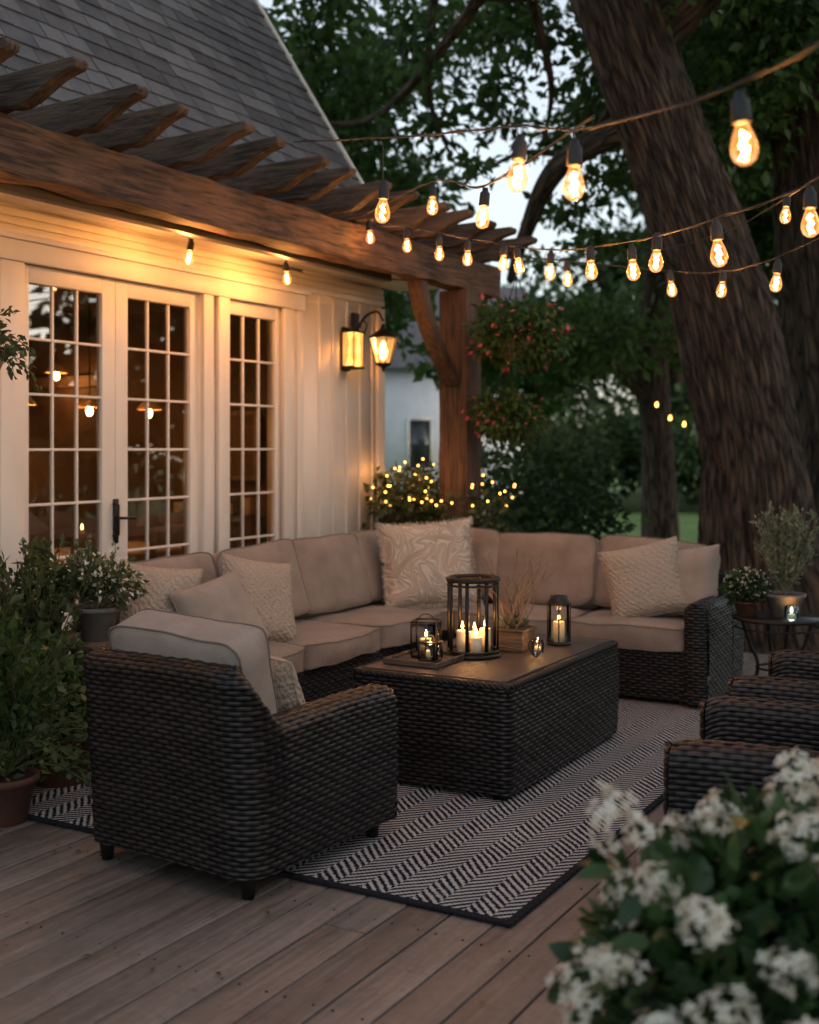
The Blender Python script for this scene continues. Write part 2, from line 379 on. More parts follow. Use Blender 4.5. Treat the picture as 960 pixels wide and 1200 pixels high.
LF_DARK=leafmat('leaf_dark',(0.014,0.034,0.012),(0.036,0.075,0.022),(0.08,0.13,0.035))
LF_OLIVE=leafmat('leaf_olive',(0.03,0.045,0.018),(0.07,0.095,0.035),(0.12,0.15,0.06),4)
LF_OAK=leafmat('leaf_oak',(0.024,0.056,0.014),(0.058,0.115,0.028),(0.12,0.19,0.05),0.6,0.5)
LF_FAR=leafmat('leaf_far',(0.024,0.052,0.020),(0.055,0.105,0.036),(0.11,0.16,0.06),0.35,0.35)
LF_HYD=leafmat('leaf_hydrangea',(0.012,0.035,0.012),(0.03,0.07,0.02),(0.06,0.11,0.035),6,0.2,0.4)
LF_GREY=leafmat('leaf_sage',(0.08,0.10,0.06),(0.15,0.18,0.11),(0.27,0.29,0.19),6,0.3)
PETAL=leafmat('petal_white',(0.62,0.58,0.47),(0.76,0.73,0.62),(0.84,0.82,0.74),9,0.3)
PETALR=leafmat('petal_red',(0.30,0.03,0.06),(0.55,0.08,0.12),(0.68,0.22,0.26),9,0.2)

# ============================================================ CAMERA / WORLD
cam=bpy.data.cameras.new('camera'); co=bpy.data.objects.new('camera',cam); COL.objects.link(co); sc.camera=co
co.location=(0,0,1.6); co.rotation_euler=(math.radians(90),0,math.radians(30))
cam.sensor_fit='HORIZONTAL'; cam.sensor_width=36; cam.lens=51.75; cam.shift_y=-75/960; cam.clip_end=1000
cam.dof.use_dof=True; cam.dof.focus_distance=5.0; cam.dof.aperture_fstop=2.4
w=bpy.data.worlds.new('World'); sc.world=w; w.use_nodes=True; nt=w.node_tree
bg=nt.nodes['Background']; sky=nt.nodes.new('ShaderNodeTexSky'); sky.sky_type='NISHITA'; sky.sun_disc=False
SEL,SAZ=math.radians(6),math.radians(75)
sky.sun_elevation=SEL; sky.sun_rotation=SAZ; sky.dust_density=2.0; sky.ozone_density=2.0
hs=NN(nt,'ShaderNodeHueSaturation',Color=sky.outputs[0],Saturation=0.38,Value=1.0)
nt.links.new(hs.outputs[0],bg.inputs[0]); bg.inputs[1].default_value=0.62
sl=bpy.data.lights.new('sun','SUN'); sl.energy=0.10; sl.angle=math.radians(12); sl.color=(1,0.86,0.72)
so=bpy.data.objects.new('sun',sl); COL.objects.link(so)
dv=Vector((math.sin(SAZ)*math.cos(SEL),math.cos(SAZ)*math.cos(SEL),math.sin(SEL)))
so.rotation_euler=dv.to_track_quat('Z','Y').to_euler(); so.location=dv*60
sc.view_settings.view_transform='Standard'; sc.view_settings.look='None'; sc.view_settings.exposure=0

# ============================================================ GROUND, DECK, RUG
GR=noisy('lawn_grass',(0.06,0.12,0.02),(0.13,0.22,0.045),1.2,rough=0.95,bump=0.6,bscale=60)
g=pydata('lawn',[(-400,-400,-.35),(400,-400,-.35),(400,400,-.35),(-400,400,-.35)],[(0,1,2,3)],GR)
def deckmat():
    m,nt,b,o=mk('deck_wood'); tc=nt.nodes.new('ShaderNodeTexCoord'); geo=nt.nodes.new('ShaderNodeNewGeometry')
    off=NN(nt,'ShaderNodeCombineXYZ',X=mth(nt,'MULTIPLY',geo.outputs['Random Per Island'],40.0),Y=mth(nt,'MULTIPLY',geo.outputs['Random Per Island'],17.0))
    ad=NN(nt,'ShaderNodeVectorMath',{'operation':'ADD'},i0=tc.outputs['Object'],i1=off.outputs[0])
    mp=NN(nt,'ShaderNodeMapping',Vector=ad.outputs[0]); mp.inputs['Scale'].default_value=(22,1.1,22)
    n=NN(nt,'ShaderNodeTexNoise',Vector=mp.outputs[0],Scale=1.6,Detail=9.0,Roughness=0.7,Distortion=0.6)
    big=NN(nt,'ShaderNodeTexNoise',Vector=tc.outputs['Object'],Scale=1.3,Detail=5.0,Roughness=0.65)
    fine=NN(nt,'ShaderNodeTexNoise',Vector=tc.outputs['Object'],Scale=28.0,Detail=4.0)
    chip=NN(nt,'ShaderNodeTexNoise',Vector=tc.outputs['Object'],Scale=11.0,Detail=6.0,Roughness=0.75)
    f=mth(nt,'ADD',mth(nt,'MULTIPLY',n.outputs[0],0.5),mth(nt,'MULTIPLY',big.outputs[0],0.3))
    f=mth(nt,'ADD',f,mth(nt,'MULTIPLY',geo.outputs['Random Per Island'],0.09))
    f=mth(nt,'ADD',f,mth(nt,'MULTIPLY',fine.outputs[0],0.14))
    c=ramp(nt,f,[(0.33,(0.065,0.052,0.044)),(0.5,(0.155,0.125,0.107)),(0.68,(0.27,0.22,0.19))])
    k=ramp(nt,chip.outputs[0],[(0.30,0.45),(0.40,1.0)])
    mx=NN(nt,'ShaderNodeMix',{'data_type':'RGBA','blend_type':'MULTIPLY'}); mx.inputs[0].default_value=1
    nt.links.new(c,mx.inputs[6]); nt.links.new(k,mx.inputs[7]); nt.links.new(mx.outputs[2],b.inputs['Base Color'])
    rr=ramp(nt,n.outputs[0],[(0.3,0.38),(0.7,0.65)]); nt.links.new(rr,b.inputs['Roughness'])
    bp=NN(nt,'ShaderNodeBump',Strength=0.5,Distance=0.008,Height=n.outputs[0]); nt.links.new(bp.outputs[0],b.inputs['Normal'])
    return m
L=[];x=-5.4;bi=0
while x<3.6:
    y=-3+random.uniform(-2,0)
    first=True
    while y<9.3:
        y2=min(9.3,y+(random.uniform(3.0,9.0) if first else random.uniform(6.0,9.0))); first=False; dz=random.uniform(-.0015,.0015)
        L.append((x,x+.158,y,y2-.004,-.035+dz,dz)); y=y2
    x+=.167
deck=root('wooden_deck')
boxes('boards',L,deckmat(),deck,bevel=0.004)
boxes('skirt',[(-5.5,3.6,-3.2,9.25,-.33,-.06)],noisy('deck_under',(0.01,0.008,0.006),(0.02,0.015,0.01),5),deck)
NL=[]
yy=0.35
while yy<5.0:
    x=-5.4
    while x<1.5:
        for k in (.03,.13): NL.append((x+k-.003,x+k+.003,yy-.003,yy+.003,-.004,.0022))
        x+=.167
    yy+=.61
boxes('nail_heads',NL,BLACKM,deck)
# a few fallen leaves
P=np.stack([rng.uniform(-4.4,-.6,46),rng.uniform(1.4,3.6,46),np.full(46,.008)],1); th=rng.uniform(0,6.28,46)
R=np.stack([np.stack([np.cos(th),np.sin(th),0*th],-1),np.stack([-np.sin(th),np.cos(th),0*th+.08],-1),np.stack([0*th,0*th,0*th+1],-1)],-1)
obj('fallen_leaves',instmesh('fallen_leaves',BIG_V,BIG_F,P,R,rng.uniform(.012,.03,46)),leafmat('leaf_dry',(0.03,0.02,0.01),(0.08,0.05,0.02),(0.14,0.09,0.04),9,.1))

def rugmat():
    m,nt,b,o=mk('herringbone_rug'); tc=nt.nodes.new('ShaderNodeTexCoord')
    nz=NN(nt,'ShaderNodeTexNoise',Vector=tc.outputs['Object'],Scale=90.0,Detail=2.0)
    wob=NN(nt,'ShaderNodeTexNoise',Vector=tc.outputs['Object'],Scale=3.0,Detail=2.0)
    sp=NN(nt,'ShaderNodeSeparateXYZ',Vector=tc.outputs['Object'])
    x=mth(nt,'ADD',sp.outputs[0],mth(nt,'MULTIPLY',mth(nt,'SUBTRACT',nz.outputs[0],.5),0.016))
    y=mth(nt,'ADD',sp.outputs[1],mth(nt,'MULTIPLY',mth(nt,'SUBTRACT',wob.outputs[0],.5),0.05))
    bw=0.105
    pp=mth(nt,'PINGPONG',x,bw); fl=mth(nt,'FLOOR',mth(nt,'DIVIDE',x,bw))
    q=mth(nt,'DIVIDE',mth(nt,'ADD',y,mth(nt,'MULTIPLY',pp,1.0)),0.042)
    q=mth(nt,'ADD',q,mth(nt,'MULTIPLY',fl,0.5))
    q=mth(nt,'ADD',q,mth(nt,'MULTIPLY',nz.outputs[0],0.40))
    s=mth(nt,'SINE',mth(nt,'MULTIPLY',q,2*math.pi))
    s=mth(nt,'MULTIPLY_ADD',s,1.5,0.36)
    weft=mth(nt,'SINE',mth(nt,'MULTIPLY',x,2*math.pi/0.011))
    sw=mth(nt,'ADD',s,mth(nt,'MULTIPLY',weft,0.5))
    sw=mth(nt,'ADD',sw,mth(nt,'MULTIPLY',mth(nt,'SUBTRACT',wob.outputs[0],.5),0.8))
    c=ramp(nt,sw,[(0.15,(0.014,0.014,0.022)),(0.85,(0.42,0.395,0.38))])
    edx=mth(nt,'SUBTRACT',1.66,mth(nt,'ABSOLUTE',mth(nt,'ADD',sp.outputs[0],0.0))); edy=mth(nt,'SUBTRACT',2.02,mth(nt,'ABSOLUTE',sp.outputs[1]))
    ed=mth(nt,'LESS_THAN',mth(nt,'MINIMUM',edx,edy),0.028)
    mx=NN(nt,'ShaderNodeMix',{'data_type':'RGBA'}); nt.links.new(ed,mx.inputs[0]); nt.links.new(c,mx.inputs[6]); mx.inputs[7].default_value=(0.018,0.018,0.022,1)
    nt.links.new(mx.outputs[2],b.inputs['Base Color']); b.inputs['Roughness'].default_value=0.95; b.inputs['Specular IOR Level'].default_value=0.1
    bp=NN(nt,'ShaderNodeBump',Strength=0.6,Distance=0.004,Height=sw); nt.links.new(bp.outputs[0],b.inputs['Normal'])
    return m
rug=boxes('herringbone_area_rug',[(-1.66,1.66,-2.02,2.02,0,0.012)],rugmat(),None,bevel=0.003,loc=(-1.666-1.66,3.56+2.02,0.004))

# ============================================================ HOUSE
house=root('white_cottage_house')
WX=-5.3
zt,zb=2.75,-0.35
wall=[(WX-.15,WX,-3,4.58,zb,3.3),(WX-.15,WX,4.58,7.52,2.75,3.3),(WX-.15,WX,4.58,7.52,zb,0.02),
      (WX-.15,WX,6.30,6.55,0.02,2.75),(WX-.15,WX,7.26,8.69,0.02,2.75),(WX-.15,WX,7.52,8.69,2.75,3.3),(WX-.15,WX,7.52,8.69,zb,0.02)]
boxes('wall',wall,WHITEP,house)
tr=[]
tr+=[(WX,WX+.03,4.56,4.73,.02,2.66),(WX+.002,WX+.035,6.30,6.40,.02,2.66),(WX+.002,WX+.035,6.46,6.58,.02,2.66),(WX,WX+.03,7.24,7.36,.02,2.66),
     (WX,WX+.045,4.50,7.50,2.662,2.78),(WX,WX+.065,4.46,7.54,2.782,2.815),(WX,WX+.02,7.42,7.50,.02,2.66)]
y=7.72
while y<8.55: tr.append((WX,WX+.009,y,y+.03,.02,2.80)); y+=.20
tr.append((WX-.02,WX+.025,8.60,8.715,zb,2.80))
y=4.34
while y>0: tr.append((WX,WX+.009,y,y+.03,.02,2.80)); y-=.20
for k in range(3): tr.append((WX,WX+.03-.006*k,-3,8.70,2.818+.05*k,2.864+.05*k))
boxes('trim',tr,WHITEP,house,bevel=0.003)
sof=[]
x=WX+.035
while x<-4.80: sof.append((x,x+.078,-3,8.95,2.975,3.0)); x+=.083
boxes('soffit',sof,WHITEP,house,bevel=0.003)
boxes('gutter',[(-4.80,-4.72,-3,7.9,2.90,3.02),(-4.815,-4.805,-3,7.9,2.985,3.02)],noisy('gutter_metal',(0.02,0.018,0.016),(0.04,0.035,0.03),6,rough=0.5),house,bevel=0.008)
def leaf(y0,y1,g0,g1,name):
    fx0,fx1=WX-.06,WX-.015
    b=[(fx0,fx1,y0,g0,.04,2.66),(fx0,fx1,g1,y1,.04,2.66),(fx0,fx1,g0,g1,2.56,2.66),(fx0,fx1,g0,g1,.04,.62)]
    b.append((fx1,fx1+.008,g0+.06,g1-.06,.16,.52))
    mz=(2.56-.62)/6
    for k in range(1,6): b.append((fx0+.01,fx1-.01,g0,g1,.62+mz*k-.008,.62+mz*k+.008))
    w3=(g1-g0)/3
    for k in (1,2): b.append((fx0+.012,fx1-.012,g0+w3*k-.008,g0+w3*k+.008,.62,2.56))
    boxes(name,b,WHITEP,house,bevel=0.003)
    V=[];F=[]
    for i in range(3):
        for j in range(6):
            ya,yb=g0+w3*i+.008,g0+w3*(i+1)-.008; za,zb2=.62+mz*j+.008,.62+mz*(j+1)-.008; n=len(V)
            t1,t2=random.uniform(-.0014,.0014),random.uniform(-.0014,.0014); X=WX-.040
            V+=[(X-t1-t2,ya,za),(X+t1-t2,yb,za),(X+t1+t2,yb,zb2),(X-t1+t2,ya,zb2)]; F.append((n,n+1,n+2,n+3))
    pydata(name+'_glass',V,F,WINGLASS,house)
leaf(4.735,5.498,4.80,5.385,'french_door'); leaf(5.502,6.298,5.61,6.212,'french_door'); leaf(6.582,7.24,6.627,7.186,'sidelight_window')
boxes('door_handle',[(WX-.015,WX+.0,5.475,5.515,1.0,1.28)],BLACKM,house,bevel=0.004)
curve('door_lever',[(WX,5.495,1.16),(WX+.05,5.495,1.16),(WX+.055,5.52,1.16),(WX+.055,5.60,1.155)],0.009,BLACKM,house)
curve('door_pull',[(WX,5.465,1.05),(WX+.045,5.465,1.06),(WX+.045,5.465,1.24),(WX,5.465,1.25)],0.009,BLACKM,house)
gz=lambda X:3.17+( -5.15-X)*1.576
pydata('gable_wall',[(-5.3,8.69,-.35),(-11.9,8.69,-.35),(-11.9,8.69,3.2),(-8.6,8.69,gz(-8.6)-.1),(-5.3,8.69,3.2)],[(0,1,2,3,4)],WHITEP,house)
# interior
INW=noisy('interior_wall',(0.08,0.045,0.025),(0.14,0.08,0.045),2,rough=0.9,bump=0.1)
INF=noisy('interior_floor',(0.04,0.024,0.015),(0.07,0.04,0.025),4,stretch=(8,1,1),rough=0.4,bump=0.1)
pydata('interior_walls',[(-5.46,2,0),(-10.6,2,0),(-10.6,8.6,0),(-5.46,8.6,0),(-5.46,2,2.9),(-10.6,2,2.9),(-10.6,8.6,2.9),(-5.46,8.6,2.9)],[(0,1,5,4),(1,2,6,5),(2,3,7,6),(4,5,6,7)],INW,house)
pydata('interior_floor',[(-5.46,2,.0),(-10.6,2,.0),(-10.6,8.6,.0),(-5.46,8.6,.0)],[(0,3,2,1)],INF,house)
LIN=noisy('tablecloth',(0.38,0.32,0.25),(0.48,0.40,0.32),5,rough=0.9)
boxes('interior_table',[(-7.5,-6.6,5.0,8.0,.72,.76),(-7.5,-6.6,5.0,8.0,.52,.715)],LIN,house,bevel=0.01)
ch=[]
for cy in (5.3,6.1,6.9,7.6):
    ch+=[(-6.5,-6.1,cy-.2,cy+.2,.42,.47),(-6.13,-6.09,cy-.2,cy-.16,0,1.0),(-6.13,-6.09,cy+.16,cy+.2,0,1.0),(-6.13,-6.10,cy-.16,cy+.16,.85,1.0),(-6.5,-6.46,cy-.2,cy-.16,0,.42),(-6.5,-6.46,cy+.16,cy+.2,0,.42)]
boxes('interior_chairs',ch,noisy('chair_wood',(0.15,0.11,0.08),(0.26,0.2,0.15),6),house,bevel=0.006)
DOORW=noisy('interior_trim',(0.14,0.085,0.05),(0.2,0.13,0.08),5)
boxes('interior_cabinet',[(-7.4,-6.3,8.2,8.55,0,1.0),(-9.4,-8.4,8.50,8.59,0,2.2)],noisy('cabinet_wood',(0.06,0.035,0.02),(0.12,0.07,0.04),5),house,bevel=0.01)
boxes('interior_casing',[(-9.5,-9.4,8.5,8.58,0,2.3),(-8.4,-8.3,8.5,8.58,0,2.3),(-9.5,-8.3,8.49,8.57,2.205,2.32),(-10.58,-10.5,6.9,6.98,0,2.3),(-10.58,-10.5,7.9,7.98,0,2.3),(-10.57,-10.49,6.9,7.98,2.302,2.4),(-7.2,-6.5,8.5,8.58,1.3,1.34),(-7.2,-6.5,8.5,8.58,1.9,1.94),(-7.2,-7.16,8.5,8.58,1.341,1.899),(-6.54,-6.5,8.5,8.58,1.341,1.899)],DOORW,house,bevel=.004)
boxes('interior_dishes',[(-7.3+.2*k,-7.22+.2*k,8.3,8.38,1.005,1.1+.06*((k*7)%3)) for k in range(5)],LIN,house,bevel=.008)
SHD=noisy('shade',(0.6,0.4,0.2),(0.7,0.45,0.25),6,bump=0)
for (px,py,pz) in [(-7.05,5.6,1.9),(-7.05,6.3,1.9),(-7.05,7.0,1.9),(-7.05,7.7,1.9),(-9.9,6.2,1.35),(-9.6,7.9,1.5),(-8.7,8.2,2.3)]:
    curve('pendant_cord',[(px,py,pz+.1),(px,py,2.9 if pz>1.8 else pz-.3)],0.006,BLACKM,house)
    lathe('pendant_shade',[(.03,.12),(.05,.11),(.11,.03),(.105,.03),(.045,.10)],SHD,house,(px,py,pz),20)
    lathe('pendant_bulb',[(0,-.04),(.02,-.03),(.028,0),(.02,.03),(0,.05)],FIL,house,(px,py,pz+.0),12)
    light('pendant_light',(px,py,pz-.08),6.0,parent=house,r=.03)
for k in range(6):
    lathe('interior_candle',[(0,0),(.02,0),(.02,.18),(0,.18)],LIN,house,(-7.05+.12*(k%2),5.3+.5*k,.762),10)
    lathe('interior_flame',[(0,0),(.009,.012),(.006,.03),(0,.05)],FLAME,house,(-7.05+.12*(k%2),5.3+.5*k,.95),8)
# roof shingles
sd=np.array([-.536,0,.844]); nd=np.array([.844,0,.536])
V=[];F=[];row=0;sdist=-0.05
E0=np.array([-5.13,0,3.14])
while sdist<6.5:
    y=-2.0+(row%2)*.13
    while y<8.86:
        wv=random.uniform(.19,.31); y1=min(y+wv,8.88)
        lo=E0+sd*(sdist-random.uniform(0,.018)); hi=E0+sd*(sdist+.22); t1=.018+random.uniform(0,.009)
        pts=[lo+nd*0.004,hi-nd*.012,hi+nd*.003,lo+nd*t1]
        n=len(V)
        for yy_ in (y+.004,y1-.004):
            for p in pts: V.append((p[0],yy_,p[2]))
        F+=[(n,n+3,n+2,n+1),(n+4,n+5,n+6,n+7),(n,n+1,n+5,n+4),(n+3,n+7,n+6,n+2),(n,n+4,n+7,n+3),(n+1,n+2,n+6,n+5)]
        y=y1
    sdist+=.15; row+=1
def shm():
    m,nt,b,o=mk('slate_shingle'); geo=nt.nodes.new('ShaderNodeNewGeometry'); tc=nt.nodes.new('ShaderNodeTexCoord')
    n=NN(nt,'ShaderNodeTexNoise',Vector=tc.outputs['Object'],Scale=5.0,Detail=6.0); n2=NN(nt,'ShaderNodeTexNoise',Vector=tc.outputs['Object'],Scale=120.0,Detail=2.0)
    f=mth(nt,'ADD',mth(nt,'MULTIPLY',geo.outputs['Random Per Island'],.45),mth(nt,'MULTIPLY',n.outputs[0],.55))
    nt.links.new(ramp(nt,f,[(.2,(0.038,0.037,0.042)),(.8,(0.125,0.12,0.128))]),b.inputs['Base Color']); b.inputs['Roughness'].default_value=.8
    bp=NN(nt,'ShaderNodeBump',Strength=.4,Distance=.005,Height=n2.outputs[0]); nt.links.new(bp.outputs[0],b.inputs['Normal']); return m
SH=shm()
pydata('roof_shingles',V,F,SH,house)
a=E0+sd*-.06;b_=E0+sd*6.6
pydata('roof_deck',[(a[0],-2,a[2]-.02),(b_[0],-2,b_[2]-.02),(b_[0],8.85,b_[2]-.02),(a[0],8.85,a[2]-.02),(-12.2,-2,3.1),(-12.2,8.85,3.1)],[(0,3,2,1),(1,2,5,4)],SH,house)
V=[];
for yy_ in (8.885,8.93):
    for p in (E0+sd*-.1-nd*.14,E0+sd*6.6-nd*.14,E0+sd*6.6+nd*.03,E0+sd*-.1+nd*.03): V.append((p[0],yy_,p[2]))
pydata('rake_trim',V,[(0,1,2,3),(7,6,5,4),(0,4,5,1),(3,2,6,7),(0,3,7,4),(1,5,6,2)],WHITEP,house)

WARMG=emis('lantern_glow',(1,0.5,0.14),16.0)
def lantern_wall(loc,kind):
    e=root('wall_lantern_sconce',loc)
    if kind==0:
        boxes('backplate',[(0,.012,-.06,.06,-.17,.19)],BLACKM,e,bevel=.004)
        boxes('frame',[(.014,.13,-.075,-.067,-.14,-.13),(.014,.13,.067,.075,-.14,-.13),(.02,.14,-.08,.08,.14,.155),(.02,.14,-.08,.08,-.155,-.141),(.125,.133,-.075,-.067,-.129,.139),(.125,.133,.067,.075,-.129,.139),(.014,.022,-.075,-.067,-.129,.139),(.014,.022,.067,.075,-.129,.139)],BLACKM,e)
        boxes('glass',[(.128,.130,-.064,.064,-.13,.139),(.024,.122,-.072,-.070,-.129,.139),(.024,.122,.070,.072,-.129,.139)],LANTG,e)
        lathe('bulb',[(0,-.09),(.022,-.08),(.032,-.02),(.024,.05),(0,.08)],WARMG,e,(.07,0,0),14)
        light('lamp',(.09,0,.0),30,parent=e,r=.03)
    else:
        boxes('backplate',[(0,.018,-.05,.05,.0,.3)],BLACKM,e,bevel=.004)
        curve('arm',catmull([(0,0,.12),(.10,0,.26),(.22,0,.30),(.28,0,.22)],8),.010,BLACKM,e)
        curve('scroll',catmull([(.02,0,.05),(.08,0,.10),(.12,0,.20),(.07,0,.23),(.06,0,.17)],8),.006,BLACKM,e)
        lathe('cap',[(0,.2),(.015,.19),(.03,.15),(.12,.09),(.125,.08),(0,.085)],BLACKM,e,(.28,0,0),8,smooth=False)
        lathe('glass',[(.115,.075),(.06,-.13)],LANTG,e,(.28,0,0),8,smooth=False)
        for k in range(8):
            t=2*math.pi*k/8; curve('rib',[(.28+.117*math.cos(t),.117*math.sin(t),.078),(.28+.062*math.cos(t),.062*math.sin(t),-.13)],.0045,BLACKM,e)
        lathe('base',[(.065,-.125),(.065,-.14),(.02,-.16),(.01,-.19),(0,-.20)],BLACKM,e,(.28,0,0),8)
        lathe('bulb',[(0,-.10),(.025,-.085),(.036,-.03),(.02,.04),(0,.06)],WARMG,e,(.28,0,0),14)
        light('lamp',(.28,0,-.01),30,parent=e,r=.03)
lantern_wall((WX+.015,8.10,2.40),0); lantern_wall((WX+.015,8.24,2.42),1)

# ============================================================ PERGOLA
perg=root('timber_pergola')
def noisybox(name,x0,x1,y0,y1,z0,z1,mat,cuts=30,amp=.006):
    bm=bmesh.new(); bmesh.ops.create_cube(bm,size=1)
    bmesh.ops.scale(bm,vec=(x1-x0,y1-y0,z1-z0),verts=bm.verts)
    long=max(range(3),key=lambda i:(x1-x0,y1-y0,z1-z0)[i])
    ed=[e for e in bm.edges if abs((e.verts[0].co-e.verts[1].co)[long])>.01]
    bmesh.ops.subdivide_edges(bm,edges=ed,cuts=cuts)
    bmesh.ops.translate(bm,vec=((x0+x1)/2,(y0+y1)/2,(z0+z1)/2),verts=bm.verts)
    for v in bm.verts: v.co+=noise.noise_vector(v.co*4)*amp
    me=bpy.data.meshes.new(name); bm.to_mesh(me); bm.free(); o=obj(name,me,mat,perg)
    md=o.modifiers.new('b','BEVEL'); md.width=.008; md.segments=2; return o
noisybox('main_beam',-4.69,-4.52,-1.0,9.45,2.93,3.20,BEAM,90,.022)
noisybox('wall_ledger',-5.20,-5.12,-1.0,8.6,3.03,3.14,BEAM,30)
noisybox('post',-4.74,-4.47,8.70,8.97,-.35,2.92,POST,20,.010)
bp_=[];
for k in range(11):
    t=k/10; c=Vector((0,8.72-.62*math.sin(t*1.35)/math.sin(1.35),2.12+.80*t)); bp_.append(c)
V=[];F=[]
for k,c in enumerate(bp_):
    for dx,dy in ((-.06,-.06),(.06,-.06),(.06,.06),(-.06,.06)): V.append((-4.605+dx,c.y+dy,c.z))
    if k: 
        for j in range(4): q=4*(k-1); F.append((q+j,q+(j+1)%4,q+4+(j+1)%4,q+4+j))
pydata('brace',V,F,POST,perg)
y=1.2;ri=0
while y<9.4:
    ex=-4.06+random.uniform(-.05,.05); z0=3.205+random.uniform(-.003,.006); H=.18; t=.085
    pr=[(-5.9,z0),(-4.62,z0)]
    for k in range(9):
        s_=k/8; pr.append((-4.50+(ex+4.50)*s_, z0+.02+ (H-.06)*(s_**1.7) - .018*math.sin(s_*math.pi*2)))
    pr+=[(ex+.015,z0+H-.01),(ex-.005,z0+H+.012),(-4.5,z0+H+random.uniform(-.01,.01)),(-5.9,z0+H)]
    tw_=random.uniform(-.02,.02)
    V=[(p[0],y-t/2+tw_*(p[0]+4.6),p[1]) for p in pr]+[(p[0],y+t/2+tw_*(p[0]+4.6),p[1]) for p in pr]; n=len(pr)
    F=[tuple(range(n)),tuple(range(2*n-1,n-1,-1))]+[(i,i+n,(i+1)%n+n,(i+1)%n) for i in range(n)]
    o=pydata('rafter',V,F,RAFT,perg)
    md=o.modifiers.new('b','BEVEL'); md.width=.006; md.limit_method='ANGLE'
    y+=.46 if ri%2 else .34; ri+=1

# ============================================================ SOFA
sofa=root('wicker_sectional_sofa')
def sofa_top(p):
    x,y=p
    def ss(a,b,v): t=min(1,max(0,(v-a)/(b-a))); return t*t*(3-2*t)
    back=max(ss(-4.50,-4.68,x) if y<7.6 else 1, ss(7.80,7.93,y))
    return .66+.12*back
wicker_shell('frame_weave',[(-3.84,4.50),(-4.70,4.50),(-4.70,7.95),(-2.0,7.95),(-2.0,7.05)],.10,.13,.05,.30,sofa_top,sofa,du=.0100)
wicker_panel('seat_base',(-3.84,7.10),(-3.84,4.60),.05,.36,sofa)
wicker_panel('seat_base',(-2.10,7.08),(-3.86,7.08),.05,.36,sofa)
boxes('seat_deck',[(-4.6,-3.86,4.6,7.85,.28,.345),(-3.9,-2.1,7.10,7.85,.28,.344)],WICK,sofa)
ft=[]
for fx,fy in ((-3.9,4.56),(-4.62,4.56),(-3.9,6.9),(-2.1,7.12),(-2.08,7.87),(-4.62,7.87),(-3.2,7.12)): ft.append((fx-.03,fx+.03,fy-.03,fy+.03,.0,.06))
boxes('feet',ft,BLACKM,sofa,bevel=.005,loc=(0,0,.016))
zc=.345+.075
for k in range(3):
    cushion('seat_cushion',.80,.80,.15,TAUPE,sofa,(-4.17,5.035+.805*k,zc),kind='box',seed=k)
cushion('seat_cushion',.80,.78,.15,TAUPE,sofa,(-4.17,7.44,zc),seed=5)
for k in range(2): cushion('seat_cushion',.82,.78,.15,TAUPE,sofa,(-3.355+.825*k,7.44,zc),seed=8+k)
def standing(name,w,h,t,mat,par,pos,face,tilt=14,roll=0,**kw):
    R=Matrix.Rotation(math.radians(face),3,'Z')@Matrix.Rotation(math.radians(-tilt),3,'Y')@Matrix.Rotation(math.radians(roll),3,'X')
    base=Matrix(((0,0,1),(1,0,0),(0,1,0)))
    e=(R@base).to_euler(); return cushion(name,w,h,t,mat,par,pos,tuple(e),**kw)
for k,yy_ in enumerate((4.99,5.77,6.56,7.30)):
    standing('back_cushion',.78,.50,.20,TAUPE,sofa,(-4.44+random.uniform(-.03,.03),yy_,.735+random.uniform(-.012,.014)),random.uniform(-4,4),17,random.uniform(-4,4),kind='box',seed=20+k)
for k,xx_ in enumerate((-4.02,-3.32,-2.54)):
    standing('back_cushion',.72 if k==0 else .80,.50,.20,TAUPE,sofa,(xx_,7.69,.735+random.uniform(-.01,.012)),-90+random.uniform(-4,4),17,random.uniform(-4,4),kind='box',seed=30+k)
def pillow(name,*a,**k): o=standing(name,*a,**k); return o
pillow('fringed_throw_pillow',.66,.60,.21,SWIRL,None,(-4.02,7.23,.78),-48,16,3,kind='throw',seed=3,fringe=True)
pillow('cream_throw_pillow',.50,.50,.18,KNIT,None,(-4.13,5.42,.72),-12,22,-12,kind='throw',seed=4)
pillow('grey_throw_pillow',.46,.42,.18,GREYF,None,(-4.06,4.98,.69),-20,30,14,kind='throw',seed=5)
pillow('cream_throw_pillow',.46,.46,.17,KNIT,None,(-4.30,4.78,.74),-25,14,-8,kind='throw',seed=6)
pillow('cream_throw_pillow',.52,.50,.19,KNIT,None,(-2.50,7.40,.73),-75,22,14,kind='throw',seed=7)
pillow('grey_throw_pillow',.46,.46,.17,GREYF,None,(-2.26,7.50,.73),-100,20,8,kind='throw',seed=8)

